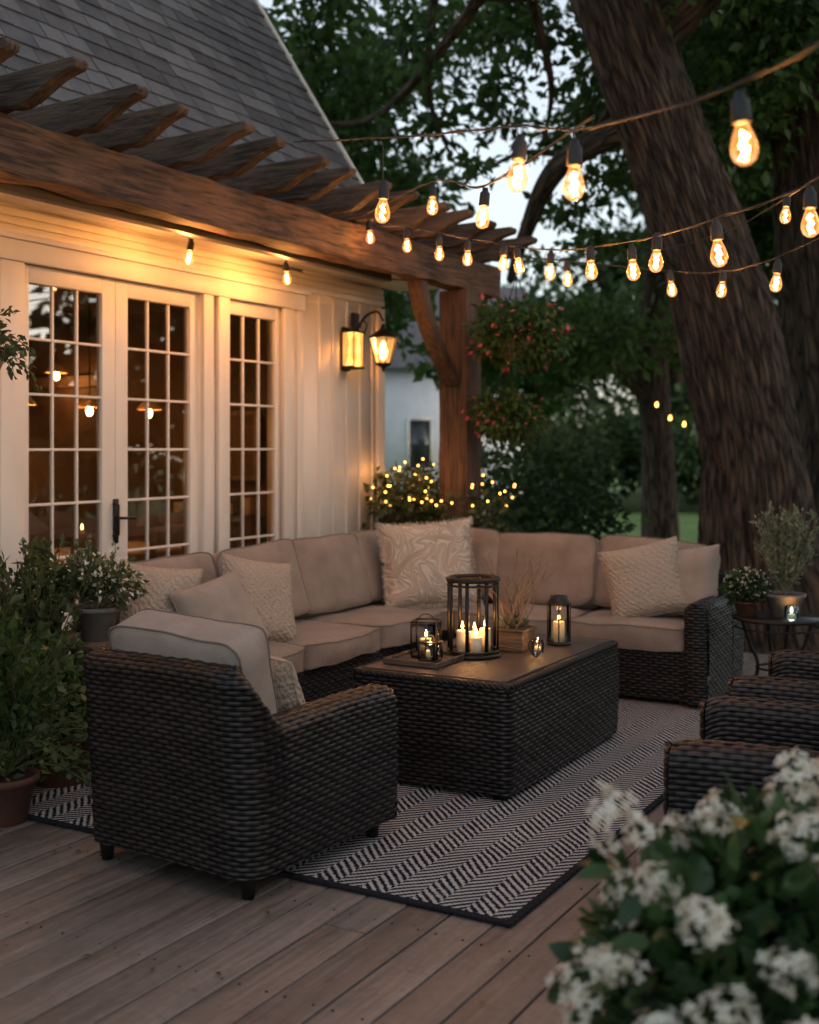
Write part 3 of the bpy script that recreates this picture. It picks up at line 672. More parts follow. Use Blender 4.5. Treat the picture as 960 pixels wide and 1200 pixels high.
# ============================================================ ARMCHAIRS
def armchair(name,loc,rot,full=True,seed=0):
    e=root(name,loc,rot)
    def top(p):
        x,y=p; t=min(1,max(0,(-y-.22)/.2)); t=t*t*(3-2*t)
        f=max(0,(y-.36)/.09); return .625+.20*t-.015*f*f+.01*max(0,y)
    def lean(X,Y,Z,nm):
        k=np.clip((-Y-.1)/.3,0,1); return X,Y-k*np.clip(Z-.35,0,1)*.13
    wicker_shell('frame_weave',[(.43,.45),(.43,-.43),(-.43,-.43),(-.43,.45)],.12,.125,.085,.25,top,e,lean=lean)
    wicker_panel('seat_base',(.32,.43),(-.32,.43),.085,.33,e)
    boxes('seat_deck',[(-.33,.33,-.33,.42,.25,.32)],WICK,e)
    for sx in (-1,1):
        for sy in (-.37,.38):
            lathe('foot',[(0,0),(.022,0),(.034,.09),(.034,.12),(0,.12)],BLACKM,e,(sx*.365,sy,.0),12)
    cushion('seat_cushion',.62,.70,.15,GREYF,e,(0,.07,.40),seed=40+seed)
    standing('back_cushion',.68,.54,.20,GREYF,e,(0,-.27,.675),90,14,2,kind='box',seed=50+seed)
    return e
ac=armchair('wicker_armchair',(-2.925,3.73,0.0),math.radians(-4))
pillow('white_throw_pillow',.42,.42,.16,KNIT,ac,(.13,.0,.62),80,28,6,kind='throw',seed=11)
armchair('wicker_armchair',(-.80,4.26,.0),math.radians(97),seed=1)
armchair('wicker_armchair',(-.86,5.42,.0),math.radians(90),seed=2)

# ============================================================ COFFEE TABLE
ct=root('wicker_coffee_table')
tx0,tx1,ty0,ty1=-3.06,-2.24,4.76,6.17
s,xy,nm=rpath([(tx1,ty1),(tx1,ty0),(tx0,ty0),(tx0,ty1)],.04,.0085,closed=True)
nv=int(.47/.0036); vv=np.linspace(.045,.515,nv); U,Vv=np.meshgrid(s,vv,indexing='ij'); H=weave(U,Vv)+.010*np.sin((Vv-.045)/.47*math.pi)
P=np.stack([xy[:,0:1]+nm[:,0:1]*H,xy[:,1:2]+nm[:,1:2]*H,Vv+0.003*np.sin(U*5.1)],-1).reshape(-1,3)
obj('side_weave',fastmesh('side_weave',P,gridfaces(len(s),nv,True),np.stack([U,Vv],-1).reshape(-1,2)),WICK,ct,smooth=True)
def topmat():
    m,nt,b,o=mk('table_top_weave'); v=mapped(nt)
    sp=NN(nt,'ShaderNodeSeparateXYZ',Vector=v)
    A=mth(nt,'SINE',mth(nt,'MULTIPLY',sp.outputs[0],2*math.pi/.018)); B=mth(nt,'SINE',mth(nt,'MULTIPLY',sp.outputs[1],2*math.pi/.018))
    h=mth(nt,'MULTIPLY',A,B); n=NN(nt,'ShaderNodeTexNoise',Vector=v,Scale=9.0,Detail=5.0)
    f=mth(nt,'ADD',mth(nt,'MULTIPLY',h,.25),n.outputs[0])
    nt.links.new(ramp(nt,f,[(.3,(0.020,0.014,0.013)),(.75,(0.075,0.054,0.048))]),b.inputs['Base Color']); b.inputs['Roughness'].default_value=.42
    bp=NN(nt,'ShaderNodeBump',Strength=.6,Distance=.002,Height=h); nt.links.new(bp.outputs[0],b.inputs['Normal']); return m
boxes('top_panel',[(tx0+.035,tx1-.035,ty0+.035,ty1-.035,.51,.549)],topmat(),ct,bevel=.003)
def ropeloop(r,z,inset,ph):
    s_,q,n_=rpath([(tx1,ty1),(tx1,ty0),(tx0,ty0),(tx0,ty1)],.05,.006,closed=True)
    return [(q[i,0]-n_[i,0]*inset+n_[i,0]*.006*math.cos(s_[i]*70+ph),q[i,1]-n_[i,1]*inset+n_[i,1]*.006*math.cos(s_[i]*70+ph),z+.006*math.sin(s_[i]*70+ph)) for i in range(len(s_)-1)]
for ph in (0,2.1,4.2):
    curve('rim',ropeloop(.012,.528,.005,ph),.0115,BLACKM,ct,cyc=True)
boxes('rim_inner',[(tx0+.0,tx1-.0,ty0+.0,ty0+.034,.49,.543),(tx0,tx1,ty1-.034,ty1,.49,.543),(tx0,tx0+.034,ty0+.0345,ty1-.0345,.49,.542),(tx1-.034,tx1,ty0+.0345,ty1-.0345,.49,.542)],BLACKM,ct)
boxes('feet',[(tx0+.03,tx0+.09,ty0+.03,ty0+.09,.016,.06),(tx1-.09,tx1-.03,ty0+.03,ty0+.09,.016,.06),(tx1-.09,tx1-.03,ty1-.09,ty1-.03,.016,.06),(tx0+.03,tx0+.09,ty1-.09,ty1-.03,.016,.06)],BLACKM,ct)
TZ=.550
def candle(par,x,y,z,r,h,watt=0.5):
    lathe('candle',[(0,0),(r,0),(r*1.02,h*.5),(r,h-.004),(r*.85,h),(r*.6,h-.008),(0,h-.010)],WAX,par,(x,y,z),20)
    lathe('wick',[(.0015,0),(.0015,.018),(0,.018)],BLACKM,par,(x,y,z+h-.01),6)
    lathe('flame',[(0,0),(.005,.006),(.007,.014),(.004,.028),(0,.042)],FLAME,par,(x,y,z+h+.006),10)
    light('candle_light',(x,y,z+h+.055),watt,(1,.46,.15),.012,par)
ln=root('candle_lantern',(-2.70,5.32,TZ))
R_=.128
def ring(par,r,z,t): curve('ring',[(r*math.cos(2*math.pi*k/36),r*math.sin(2*math.pi*k/36),z) for k in range(36)],t,BLACKM,par,cyc=True)
lathe('base',[(0,0),(R_+.012,0),(R_+.012,.018),(0,.018)],BLACKM,ln,seg=36)
ring(ln,R_,.03,.008);ring(ln,R_,.385,.010);ring(ln,R_,.36,.006)
for k in range(8):
    t=2*math.pi*(k+.3)/8; ob=boxes('bar',[(-.004,.004,-.009,.009,.02,.385)],BLACKM,ln)
    ob.location=(R_*math.cos(t),R_*math.sin(t),0); ob.rotation_euler=(0,0,t)
lathe('top_ring',[(R_+.008,.38),(R_+.012,.395),(R_-.01,.402),(R_-.03,.398),(R_-.03,.39)],BLACKM,ln,seg=36)
for (x,y,r,h) in ((-.045,-.03,.03,.11),(.04,-.045,.03,.085),(.05,.035,.028,.12),(-.02,.055,.028,.095)): candle(ln,x,y,.019,r,h,.6)
def boxlantern(name,loc,w,h,rz,cn=1,cyl=False):
    e=root(name,loc,rz)
    if cyl:
        lathe('glass',[(w/2-.004,.012),(w/2-.004,h*.85)],CLEAR,e,seg=24); lathe('base',[(0,0),(w/2+.004,0),(w/2+.004,.014),(0,.014)],BLACKM,e)
        ring(e,w/2,h*.85,.005); lathe('lid',[(w/2+.003,h*.85),(w/2*.8,h*.95),(w/2*.75,h),(w/2*.5,h),(w/2*.5,h*.96)],BLACKM,e)
        for k in range(4):
            t=math.pi/2*k+.4; curve('bar',[(w/2*math.cos(t),w/2*math.sin(t),.01),(w/2*math.cos(t),w/2*math.sin(t),h*.87)],.004,BLACKM,e)
    else:
        q=w/2; b=[(-q,q,-q,q,0,.012)]
        for sx in (-1,1):
            for sy in (-1,1): b.append((sx*q-.004,sx*q+.004,sy*q-.004,sy*q+.004,.013,h))
        b+=[(-q+.005,q-.005,-q-.004,-q+.004,h-.008,h),(-q+.005,q-.005,q-.004,q+.004,h-.008,h),(-q-.004,-q+.004,-q+.005,q-.005,h-.008,h-.001),(q-.004,q+.004,-q+.005,q-.005,h-.008,h-.001)]
        boxes('frame',b,BLACKM,e)
        boxes('glass',[(-q,q,-q-.001,-q+.001,.014,h-.01),(q-.001,q+.001,-q+.004,q-.004,.014,h-.01)],CLEAR,e)
        curve('handle',[(-q*.6*math.cos(math.pi*k/10),0,h+.03*math.sin(math.pi*k/10)) for k in range(11)],.003,BLACKM,e)
    candle(e,0,0,.013,w*.26,h*.42,.4)
boxlantern('small_candle_lantern',(-2.86,5.12,TZ+.013),.125,.18,.3); boxlantern('small_candle_lantern',(-2.77,5.00,TZ+.013),.085,.10,.1)
tray=root('serving_tray',(-2.83,5.06,TZ))
boxes('tray',[(-.15,.15,-.16,.16,.002,.012),(-.15,.15,-.16,-.15,.0125,.028),(-.15,.15,.15,.16,.0125,.028),(-.15,-.14,-.149,.149,.0125,.028),(.14,.15,-.149,.149,.0125,.028)],RAFT,tray,bevel=.002)
boxlantern('glass_hurricane_lantern',(-2.46,5.86,TZ),.12,.26,0,cyl=True)
tw=root('twig_planter',(-2.60,5.60,TZ))
boxes('planter',[(-.08,.08,-.08,.08,0,.10),(-.088,.088,-.088,.088,.10,.115)],RAFT,tw,bevel=.004)
boxes('soil',[(-.075,.075,-.075,.075,.112,.118)],SOIL,tw)
TWG=noisy('twig_bark',(0.14,0.09,0.055),(0.28,0.19,0.12),20)
for k in range(38):
    t=random.random()*6.28; L_=random.uniform(.18,.46); p=Vector((random.uniform(-.04,.04),random.uniform(-.04,.04),.11)); pts=[p.copy()]
    d=Vector((math.cos(t)*.5,math.sin(t)*.5,1.0)).normalized()
    for j in range(7):
        d=(d+Vector((random.uniform(-.4,.4),random.uniform(-.4,.4),random.uniform(-.1,.35)))).normalized(); p=p+d*L_/7; pts.append(p.copy())
    curve('twig',pts,.0028,TWG,tw)
foliage('succulent',[(0,0,.13,.06,.06,.03)],160,.035,LF_GREY,tw,up=1,droop=-.4)
lathe('glass_votive',[(0,0),(.03,0),(.034,.06),(.031,.06),(.027,.005)],CLEAR,None,(-2.45,5.56,TZ+.001),20)
vt=bpy.data.objects['glass_votive']; candle(vt,0,0,.006,.022,.025,.3)
orn=root('wire_teardrop_ornament',(-2.40,5.42,TZ+.003))
curve('wire',[(0.035*math.sin(math.pi*2*k/20)*(1-.4*math.cos(math.pi*2*k/20)),0,.045-.045*math.cos(math.pi*2*k/20)) for k in range(20)],.003,BLACKM,orn,cyc=True)
curve('wire',[(0,0.035*math.sin(math.pi*2*k/20)*(1-.4*math.cos(math.pi*2*k/20)),.045-.045*math.cos(math.pi*2*k/20)) for k in range(20)],.003,BLACKM,orn,cyc=True)

# ============================================================ SIDE TABLE + PLANTS
stt=root('round_metal_side_table',(-1.66,7.40,0))
lathe('top',[(0,.545),(.26,.545),(.27,.55),(.27,.565),(0,.566)],BLACKM,stt,seg=40)
for k in range(4):
    t=math.pi/2*k+.5; c,s_=math.cos(t),math.sin(t)
    curve('leg',catmull([(c*.22,s_*.22,.55),(c*.17,s_*.17,.40),(c*.12,s_*.12,.25),(c*.2,s_*.2,.0)],8),.011,BLACKM,stt)
ring(stt,.125,.25,.007); ring(stt,.25,.50,.006)
def pot(par,r,h,mat,loc=(0,0,0)):
    lathe('pot',[(0,0),(r*.68,0),(r*.95,h*.85),(r*1.05,h*.86),(r*1.06,h),(r*.95,h),(r*.92,h*.9),(0,h*.9)],mat,par,loc,28)
    lathe('soil',[(0,0),(r*.92,0)],SOIL,par,(loc[0],loc[1],loc[2]+h*.905),20)
def sprigs(par,n,h,spread,mat,z0,ls=.03,stem=GREYPOT,cx=0,cy=0,lpn=26,droop=0.0):
    P=[];D=[];
    for k in range(n):
        t=random.random()*6.28; tilt=random.random()*spread; p=Vector((cx,cy,z0)); d=Vector((math.cos(t)*tilt,math.sin(t)*tilt,1)).normalized(); pts=[p.copy()]
        hh=h*random.uniform(.6,1.1)
        for j in range(8):
            d=(d+Vector((random.uniform(-.12,.12),random.uniform(-.12,.12),.02-droop))).normalized(); p=p+d*hh/8; pts.append(p.copy())
            if j>1:
                for q in range(lpn//5): P.append(p+Vector((random.uniform(-.014,.014),random.uniform(-.014,.014),random.uniform(-.03,.03)))); D.append(d)
        curve('stem',pts,.0022,mat,par)
    P=np.array(P);D=np.array(D); R=randrot(len(P),.2,D*1.5); obj('sprig_leaves',instmesh('sprig_leaves',LEAF_V,LEAF_F,P,R,ls*(.6+.8*rng.random(len(P)))),mat,par)
pl=root('potted_sage_plant',(-1.62,7.42,.567)); pot(pl,.12,.14,GREYPOT); sprigs(pl,60,.50,.6,LF_GREY,.12,.035)
pl=root('potted_white_flower_plant',(-1.83,7.33,.567)); pot(pl,.08,.09,TERRA)
foliage('leaves',[(0,0,.17,.13,.13,.10)],700,.045,LF_DARK,pl); foliage('blossoms',[(0,0,.2,.14,.14,.10)],240,.02,PETAL,pl,shell=.2)
tl=root('blue_glass_candle_jar',(-1.55,7.28,.567))
lathe('jar',[(0,.0),(.035,.0),(.045,.03),(.04,.08),(.03,.085)],pane('blue_glass',1.45,(.35,.7,.98),.03,.10),tl,seg=20); candle(tl,0,0,.004,.022,.03,.25)

def shrub(name,loc,clumps,n,ls,mat,potr=None,poth=.3,pm=TERRA,fl=0,flm=PETAL,fs=.025,big=False,shell=.45):
    e=root(name,loc); 
    if potr: pot(e,potr,poth,pm)
    foliage('leaves',clumps,n,ls,mat,e,shell=shell,big=big)
    if fl: foliage('blossoms',[(c[0],c[1],c[2]+c[5]*.15,c[3]*1.02,c[4]*1.02,c[5]) for c in clumps],fl,fs,flm,e,shell=.15,up=1.5)
    for k in range(10):
        c=random.choice(clumps); curve('stem',[(0,0,(poth if potr else 0)*.85),(c[0]*.5,c[1]*.5,c[2]*.6),(c[0]+random.uniform(-.1,.1),c[1]+random.uniform(-.1,.1),c[2])],.006,TWG,e)
    return e
shrub('potted_boxwood_shrub',S(-1.90,5.2,0),[(0,0,.56,.24,.24,.20),(.1,.1,.42,.22,.22,.2),(-.1,-.1,.66,.18,.18,.16),(.05,-.1,.24,.24,.2,.16)],2700,.045,LF_OLIVE,.2,.28,TERRA,shell=.7)
sp_=root('potted_trailing_plant',S(-1.74,5.05,0)); pot(sp_,.14,.20,TERRA); sprigs(sp_,60,.62,1.3,LF_OLIVE,.19,.042,droop=.22); sprigs(sp_,40,.60,.5,LF_OAK,.19,.05)
shrub('potted_boxwood_shrub',S(-1.66,5.6,0),[(0,0,.50,.2,.2,.2),(.1,.1,.36,.2,.2,.16),(.0,-.1,.60,.15,.15,.13),(.0,-.1,.2,.2,.16,.14)],2300,.042,LF_OAK,.17,.26,TERRA,shell=.7)
sp_=root('potted_fern',S(-2.05,4.98,0)); pot(sp_,.18,.26,TERRA); sprigs(sp_,70,.82,.7,LF_OLIVE,.24,.06,droop=.06)
sp_=root('potted_fern',S(-1.86,5.75,0)); pot(sp_,.16,.3,TERRA); sprigs(sp_,46,.80,.5,LF_OLIVE,.28,.05)
ps=root('plant_stand',S(-1.70,6.0,0)); boxes('stand',[(-.26,.26,-.16,.16,.60,.63),(-.24,-.21,-.14,-.11,0,.6),(.21,.24,-.14,-.11,0,.6),(-.24,-.21,.11,.14,0,.6),(.21,.24,.11,.14,0,.6)],RAFT,ps)
fp=shrub('potted_white_flower_plant',S(-1.58,5.95,.63),[(0,0,.32,.17,.17,.11),(.12,.03,.27,.13,.13,.10),(-.12,0,.30,.14,.14,.10)],1100,.04,LF_OLIVE,.11,.17,GREYPOT,fl=520,fs=.026); sprigs(fp,12,.34,.5,LF_GREY,.15,.03)
fp=shrub('potted_white_flower_plant',S(-1.84,5.85,.63),[(0,0,.26,.15,.15,.12)],600,.042,LF_DARK,.10,.15,TERRA,fl=160,fs=.02); sprigs(fp,16,.36,.5,LF_OLIVE,.12,.035)
hb=root('hanging_fern_basket',S(-1.965,5.35,1.92)); lathe('basket',[(0,0),(.09,.02),(.14,.12),(.13,.12),(0,.1)],TWG,hb)
sprigs(hb,30,.30,1.4,LF_OLIVE,.10,.04,droop=.28)
for k in range(3):
    t=k*2.09; curve('chain',[(.13*math.cos(t),.13*math.sin(t),.12),(0,0,.9)],.003,BLACKM,hb)

fb=shrub('fairy_light_bush',S(.05,10.15,-.1),[(-.3,0,1.05,.42,.42,.38),(.15,.1,1.15,.42,.42,.40),(.5,0,1.0,.38,.38,.38),(0,0,.6,.7,.5,.5),(-.05,-.2,1.3,.3,.3,.25)],5200,.075,LF_OLIVE,.3,.5,TERRA)
P,_=cloudpos([(-.3,0,1.12,.42,.42,.40),(.15,.1,1.25,.44,.44,.42),(.55,0,1.10,.42,.42,.40),(-.05,-.2,1.38,.32,.32,.26)],170,.12)
P=P[P[:,2]>1.2]
oc=np.array([[1,0,0],[-1,0,0],[0,1,0],[0,-1,0],[0,0,1],[0,0,-1.]]); of=np.array([[0,2,4],[2,1,4],[1,3,4],[3,0,4],[2,0,5],[1,2,5],[3,1,5],[0,3,5]])
obj('fairy_lights',instmesh('fairy',oc,of,P,randrot(len(P)),np.full(len(P),.012)),FAIRY,fb)
for k in range(4): light('fairy_light',(-.45+.3*k,-.35,1.50),.9,parent=fb)
def basket(loc,top,k_=1.0,nf=150):
    e=root('hanging_flower_basket',loc)
    lathe('bowl',[(0,-.16*k_),(.1*k_,-.14*k_),(.19*k_,-.02),(.18*k_,-.02),(0,-.05)],TWG,e)
    foliage('leaves',[(0,0,.08*k_,.34*k_,.34*k_,.20*k_),(.05,0,-.04,.36*k_,.32*k_,.17*k_)],int(2400*k_),.06,LF_OAK,e,droop=.6)
    foliage('blossoms',[(0,0,.08*k_,.36*k_,.36*k_,.23*k_),(.05,0,-.04,.37*k_,.35*k_,.19*k_)],nf,.045,PETALR,e,shell=.08)
    for k in range(3):
        t=k*2.09; curve('chain',[(.18*k_*math.cos(t),.18*k_*math.sin(t),0),(0,0,top)],.004,BLACKM,e)
basket(S(.86,9.45,2.48),.50,1.12,170); basket(S(.78,9.6,1.83),.45,.82,90)

# ============================================================ HYDRANGEA
hy=root('white_hydrangea_bush',S(.70,2.28,0))
pot(hy,.25,.40,TERRA)
hcl=[(0,0,.60,.34,.34,.26),(-.17,-.06,.50,.22,.20,.18),(.22,.05,.66,.26,.26,.20),(.0,.12,.70,.24,.24,.18),(.12,-.2,.50,.24,.24,.2),(.38,-.02,.58,.25,.25,.24)]
foliage('leaves',hcl,3600,.062,LF_HYD,hy,shell=.4,up=1.2,big=True,droop=.1)
P=[];Rr=[];Sz=[]
PV=np.array([[0,0,0],[-.32,.5,.12],[-.2,.95,.05],[.2,.95,.05],[.32,.5,.12]]); PF=[[0,3,2],[0,2,1],[0,4,3]]
tv=[];tf=[]
for k in range(4):
    a=math.pi/2*k; c,s_=math.cos(a),math.sin(a)
    for p in PV: tv.append((p[0]*c-p[1]*s_,p[0]*s_+p[1]*c,p[2]))
    for f in PF: tf.append([q+5*k for q in f])
tv=np.array(tv);tf=np.array(tf)
heads,dirs=cloudpos(hcl,420,.05)
keep=[]
for h_,d_ in zip(heads,dirs):
    if h_[2]<.46 or d_[2]<-.25: continue
    if any(((h_[0]-c[0])/c[3])**2+((h_[1]-c[1])/c[4])**2+((h_[2]-c[2])/c[5])**2<.62 for c in hcl): continue
    if all(np.linalg.norm(h_-q[0])>.112 for q in keep): keep.append((h_+d_*.015,d_))
for (c,d) in keep:
    rr=random.choice([random.uniform(.022,.035),random.uniform(.04,.062)]); up=Vector(d).normalized(); up=(up+Vector((0,0,.6))).normalized()
    side=Vector(rng.normal(size=3)).normalized()
    for k in range(int(95*min(1,(rr/.045)**1.2))):
        n_=Vector(rng.normal(size=3)).normalized()
        if n_.dot(up)<-.35: continue
        l=random.uniform(.55,1.15); pos=Vector(c)+n_*rr*l+up*rr*.7*max(0,n_.dot(up))+side*rr*.6*n_.dot(side)
        z=(n_+Vector(rng.normal(size=3))*.4).normalized(); x=z.orthogonal().normalized(); x=Matrix.Rotation(random.random()*6.28,3,z)@x; y_=z.cross(x)
        P.append(pos); Rr.append(np.array([x,y_,z]).T); Sz.append(random.uniform(.009,.016))
obj('flower_heads',instmesh('flower_heads',tv,tf,np.array(P),np.array(Rr),np.array(Sz)),PETAL,hy)
for k in range(16):
    c=random.choice(keep)[0]; curve('stem',[(0,0,.36),(c[0]*.5,c[1]*.5,.46),tuple(c)],.005,LF_HYD,hy)

# ============================================================ STRING LIGHTS
MC={}
def bulb(par,p,scale=1.0,drop=.02,w=3.0):
    e=bpy.data.objects.new('bulb_assembly',None); COL.objects.link(e); e.parent=par; e.location=p; e.scale=(scale,)*3
    e.rotation_euler=(random.uniform(-.12,.12),random.uniform(-.12,.12),random.random()*6)
    for nm_,pr,mt,sg in (('glass',[(0,-.062),(.012,-.060),(.024,-.050),(.030,-.034),(.030,-.018),(.024,.004),(.016,.024),(.0135,.036)],BULBG,18),('socket',[(0,.108),(.010,.106),(.013,.092),(.0205,.084),(.0215,.04),(.0225,.034),(.015,.032),(0,.032)],CABLE,14)):
        key='m_'+nm_
        if key in MC: o=obj(nm_,MC[key],mt,e)
        else: o=lathe(nm_,pr,mt,e,seg=sg); MC[key]=o.data
    if 'm_fil' not in MC:
        o=curve('filament',[(.010*math.cos(k*1.9),.010*math.sin(k*1.9),-.046+.058*abs(((k/6)%2)-1)) for k in range(13)],.0032,FIL,e); MC['m_fil']=o.data
    else: o=bpy.data.objects.new('filament',MC['m_fil']); COL.objects.link(o); o.parent=e
    curve('drop',[(p[0],p[1],p[2]+.09*scale),(p[0],p[1],p[2]+.09*scale+drop)],.003,CABLE,par)
    light('bulb_light',(p[0],p[1],p[2]-.012*scale),w,r=.010*scale,parent=par)
def string(name,ctrl,bulbs,r=.0032):
    e=root(name); pts=catmull([S(*c) for c in ctrl],10); curve('cable',pts,r,CABLE,e)
    pts2=[p+Vector((.004*math.sin(i*1.3),.004*math.cos(i*1.3),.005*math.sin(i*.9))) for i,p in enumerate(pts)]; curve('cable',pts2,r*.7,CABLE,e)
    for b in bulbs: bulb(e,S(*b[:3]),b[3] if len(b)>3 else 1,b[4] if len(b)>4 else .02,b[5] if len(b)>5 else 7.0)
string('string_lights',[(-.69,7.0,3.42),(-.113,5.2,2.97),(.10,4.2,2.72),(.32,3.4,2.53),(.487,3.2,2.47),(.731,2.6,2.405),(.9,2.2,2.44)],
   [(-.104,4.6,2.54,1,.16),(.313,3.4,2.40,1.0),(.454,3.25,2.345,1,.04),(.737,2.6,2.285,1.0)])
string('string_lights',[(-.35,8.4,3.25),(.127,6.5,3.07),(.303,4.85,2.68),(.50,3.2,2.50)],
   [(.127,6.5,2.95,1.05),(.303,4.85,2.565,1)])
string('string_lights',[(-.30,8.6,3.22),(-.017,8.0,3.10),(.36,7.3,2.90),(.79,6.6,2.71),(1.063,5.5,2.57),(1.128,4.3,2.44),(1.362,4.0,2.50),(1.46,3.7,2.60)],
   [(-.278,8.3,3.10),(-.017,8.0,2.99),(.193,7.6,2.87),(.36,7.3,2.79),(.558,7.0,2.71),(.64,6.9,2.68),(.789,6.6,2.60),(.926,6.0,2.52,1.05),(1.063,5.6,2.46,1.05),(1.09,5.2,2.44,1.05),(1.128,4.3,2.325,1.05),(1.362,4.0,2.38,1.05)])
string('string_lights',[(.75,8.9,3.05),(.951,7.4,2.78),(1.602,7.2,2.68),(1.857,7.0,2.65),(1.94,6.3,2.61),(2.2,5.8,2.72)],
   [(.98,7.3,2.66),(1.602,7.2,2.585),(1.857,7.0,2.555),(1.932,6.2,2.485,1.05)])
string('string_lights',[(1.9,9.8,3.2),(2.0,7.6,2.98),(2.077,6.5,2.98),(2.2,5.3,3.05)],[(2.077,6.5,2.90)])
wl=root('string_lights')
curve('cable',catmull([(-4.84,2.0,2.93),(-4.86,3.75,2.91),(-4.85,4.7,2.97),(-4.86,5.67,2.93),(-4.84,6.2,2.96),(-4.86,6.70,2.94),(-4.84,8.2,2.96),(-4.7,8.9,3.1)],10),.005,CABLE,wl)
for yy_,ww in ((2.6,20),(3.75,30),(5.67,26),(6.70,26)): bulb(wl,(-4.86,yy_,2.80),1.0,.03,ww)  # first two bulbs are out of view, added to brighten the house wall
dl=root('string_lights'); curve('cable',catmull([S(3.0,15,2.4),S(3.3,15,2.05),S(3.7,15,1.95),S(4.2,15,2.2)],8),.004,CABLE,dl)
for k,(a_,z_) in enumerate(((3.15,2.15),(3.32,1.98),(3.5,1.9),(3.72,1.88),(3.9,1.95))): lathe('bulb',[(0,-.03),(.018,-.02),(.022,0),(.012,.03),(0,.04)],FAIRY,dl,S(a_,15,z_),10)

# ============================================================ TREES
def barkmat():
    m,nt,b,o=mk('bark'); tc=nt.nodes.new('ShaderNodeTexCoord')
    mp=NN(nt,'ShaderNodeMapping',Vector=tc.outputs['UV']); mp.inputs['Scale'].default_value=(1,.2,1)
    n=NN(nt,'ShaderNodeTexNoise',Vector=mp.outputs[0],Scale=16.0,Detail=8.0,Roughness=.65,Distortion=.8)
    v=NN(nt,'ShaderNodeTexVoronoi',{'feature':'DISTANCE_TO_EDGE'},Vector=mp.outputs[0],Scale=13.0)
    h=mth(nt,'ADD',mth(nt,'MULTIPLY',n.outputs[0],.8),mth(nt,'MINIMUM',v.outputs['Distance'],.3))
    nt.links.new(ramp(nt,h,[(.36,(0.012,0.008,0.006)),(.72,(0.15,0.10,0.068))]),b.inputs['Base Color']); b.inputs['Roughness'].default_value=.95
    bp=NN(nt,'ShaderNodeBump',Strength=1.0,Distance=.09,Height=h); nt.links.new(bp.outputs[0],b.inputs['Normal']); return m
BARK=barkmat()
def trunk(name,pts,rads,parent,seg=40,amp=.04,n=14,ridge=0.0):
    C=catmull(pts,n); rr=np.interp(np.linspace(0,1,len(C)),np.linspace(0,1,len(rads)),rads)
    V=[];UV=[];L_=0
    for i,c in enumerate(C):
        t=(C[min(i+1,len(C)-1)]-C[max(i-1,0)]).normalized(); x=t.cross(Vector((.3,1,.1))).normalized(); y_=t.cross(x)
        if i: L_+=(C[i]-C[i-1]).length
        for k in range(seg+1):
            a=2*math.pi*(k%seg)/seg; dr=x*math.cos(a)+y_*math.sin(a)
            rad=rr[i]*(1+amp*2*noise.noise(Vector((math.cos(a)*2,math.sin(a)*2,L_*.8)))+amp*noise.noise(Vector((math.cos(a)*9,math.sin(a)*9,L_*1.2))))
            if ridge: rad+=ridge*(.4-abs(noise.noise(Vector((math.cos(a)*11,math.sin(a)*11,L_*1.5+4)))*2.2))
            V.append(c+dr*rad); UV.append((2*math.pi*max(rads)*k/seg,L_))
    F=gridfaces(len(C),seg+1); return obj(name,fastmesh(name,np.array([tuple(v) for v in V]),F,np.array(UV)),BARK,parent,smooth=True)
oak=root('oak_tree')
trunk('trunk',[S(3.45,11,-.4),S(3.28,11,.6),S(3.18,11,1.6),S(2.90,11,3.0),S(2.46,11,4.3),S(1.92,11,5.8),S(1.4,11.2,7.5),S(1.1,11.5,9.5)],[.72,.52,.45,.42,.395,.38,.33,.26],oak,seg=150,amp=.07,n=30,ridge=.045)
trunk('limb',[S(2.35,11.2,4.8),S(1.6,12.5,4.6),S(1.3,13.3,4.0),S(1.2,14,3.6)],[.16,.12,.08,.05],oak)
trunk('limb',[S(1.9,11.2,6.2),S(.8,12,6.3),S(-.6,12.6,6.9),S(-2,13,7.6)],[.2,.14,.1,.05],oak)
trunk('limb',[S(2.2,11,5.4),S(3.4,10.6,6.5),S(4.5,10,7.4)],[.25,.2,.12],oak)
trunk('limb',[S(1.6,11.2,7.4),S(.5,10,8.2),S(-.8,9,8.6)],[.2,.15,.1],oak)
trunk('limb',[S(.8,12,6.3),S(.1,13,5.7),S(-.5,14,5.5),S(-1.3,14.5,5.6)],[.07,.05,.04,.02],oak,seg=16)
trunk('limb',[S(.3,12.3,6.6),S(.2,13,5.6),S(.5,13.6,4.9)],[.05,.035,.015],oak,seg=12)
trunk('limb',[S(1.2,11.8,6.2),S(1.5,12.5,5.5),S(1.5,13,5.0)],[.05,.035,.015],oak,seg=12)
trunk('limb',[S(2.1,11.4,5.2),S(1.9,13,4.9),S(1.3,14,5.1),S(.7,14.6,4.9)],[.06,.045,.03,.012],oak,seg=12)
def clumpset(n,ar,dr,zr,rr,avoid=None):
    L=[]
    while len(L)<n:
        a,d,z=random.uniform(*ar),random.uniform(*dr),random.uniform(*zr); r=random.uniform(*rr)
        if avoid and avoid(a,d,z,r): continue
        L.append((*S(a,d,z),r*1.25,r*1.25,r*.7))
    return L
def opening(a,d,z,r):
    m=r/d; s_=a/d; e_=(z-1.6)/d
    if (.03-m<s_<.18+m and .14-m*.5<e_<.28+m*.5): return random.random()>.10
    return (-.15-m<s_<-.09+m and e_>.33-m*.6)
cl=clumpset(86,(-3.5,7),(11,20),(5.0,10.5),(.4,.9),opening)+clumpset(26,(1,7),(9,14),(4.6,8),(.4,.8),opening)+clumpset(12,(-4,8),(4,10),(8.5,10),(.5,1.0))
for _ in range(15):
    d=random.uniform(12,17); s_=random.uniform(.02,.19); e_=random.uniform(.15,.30); r=random.uniform(.22,.42); cl.append((*S(s_*d,d,1.6+e_*d),r*1.6,r*1.6,r*.5))
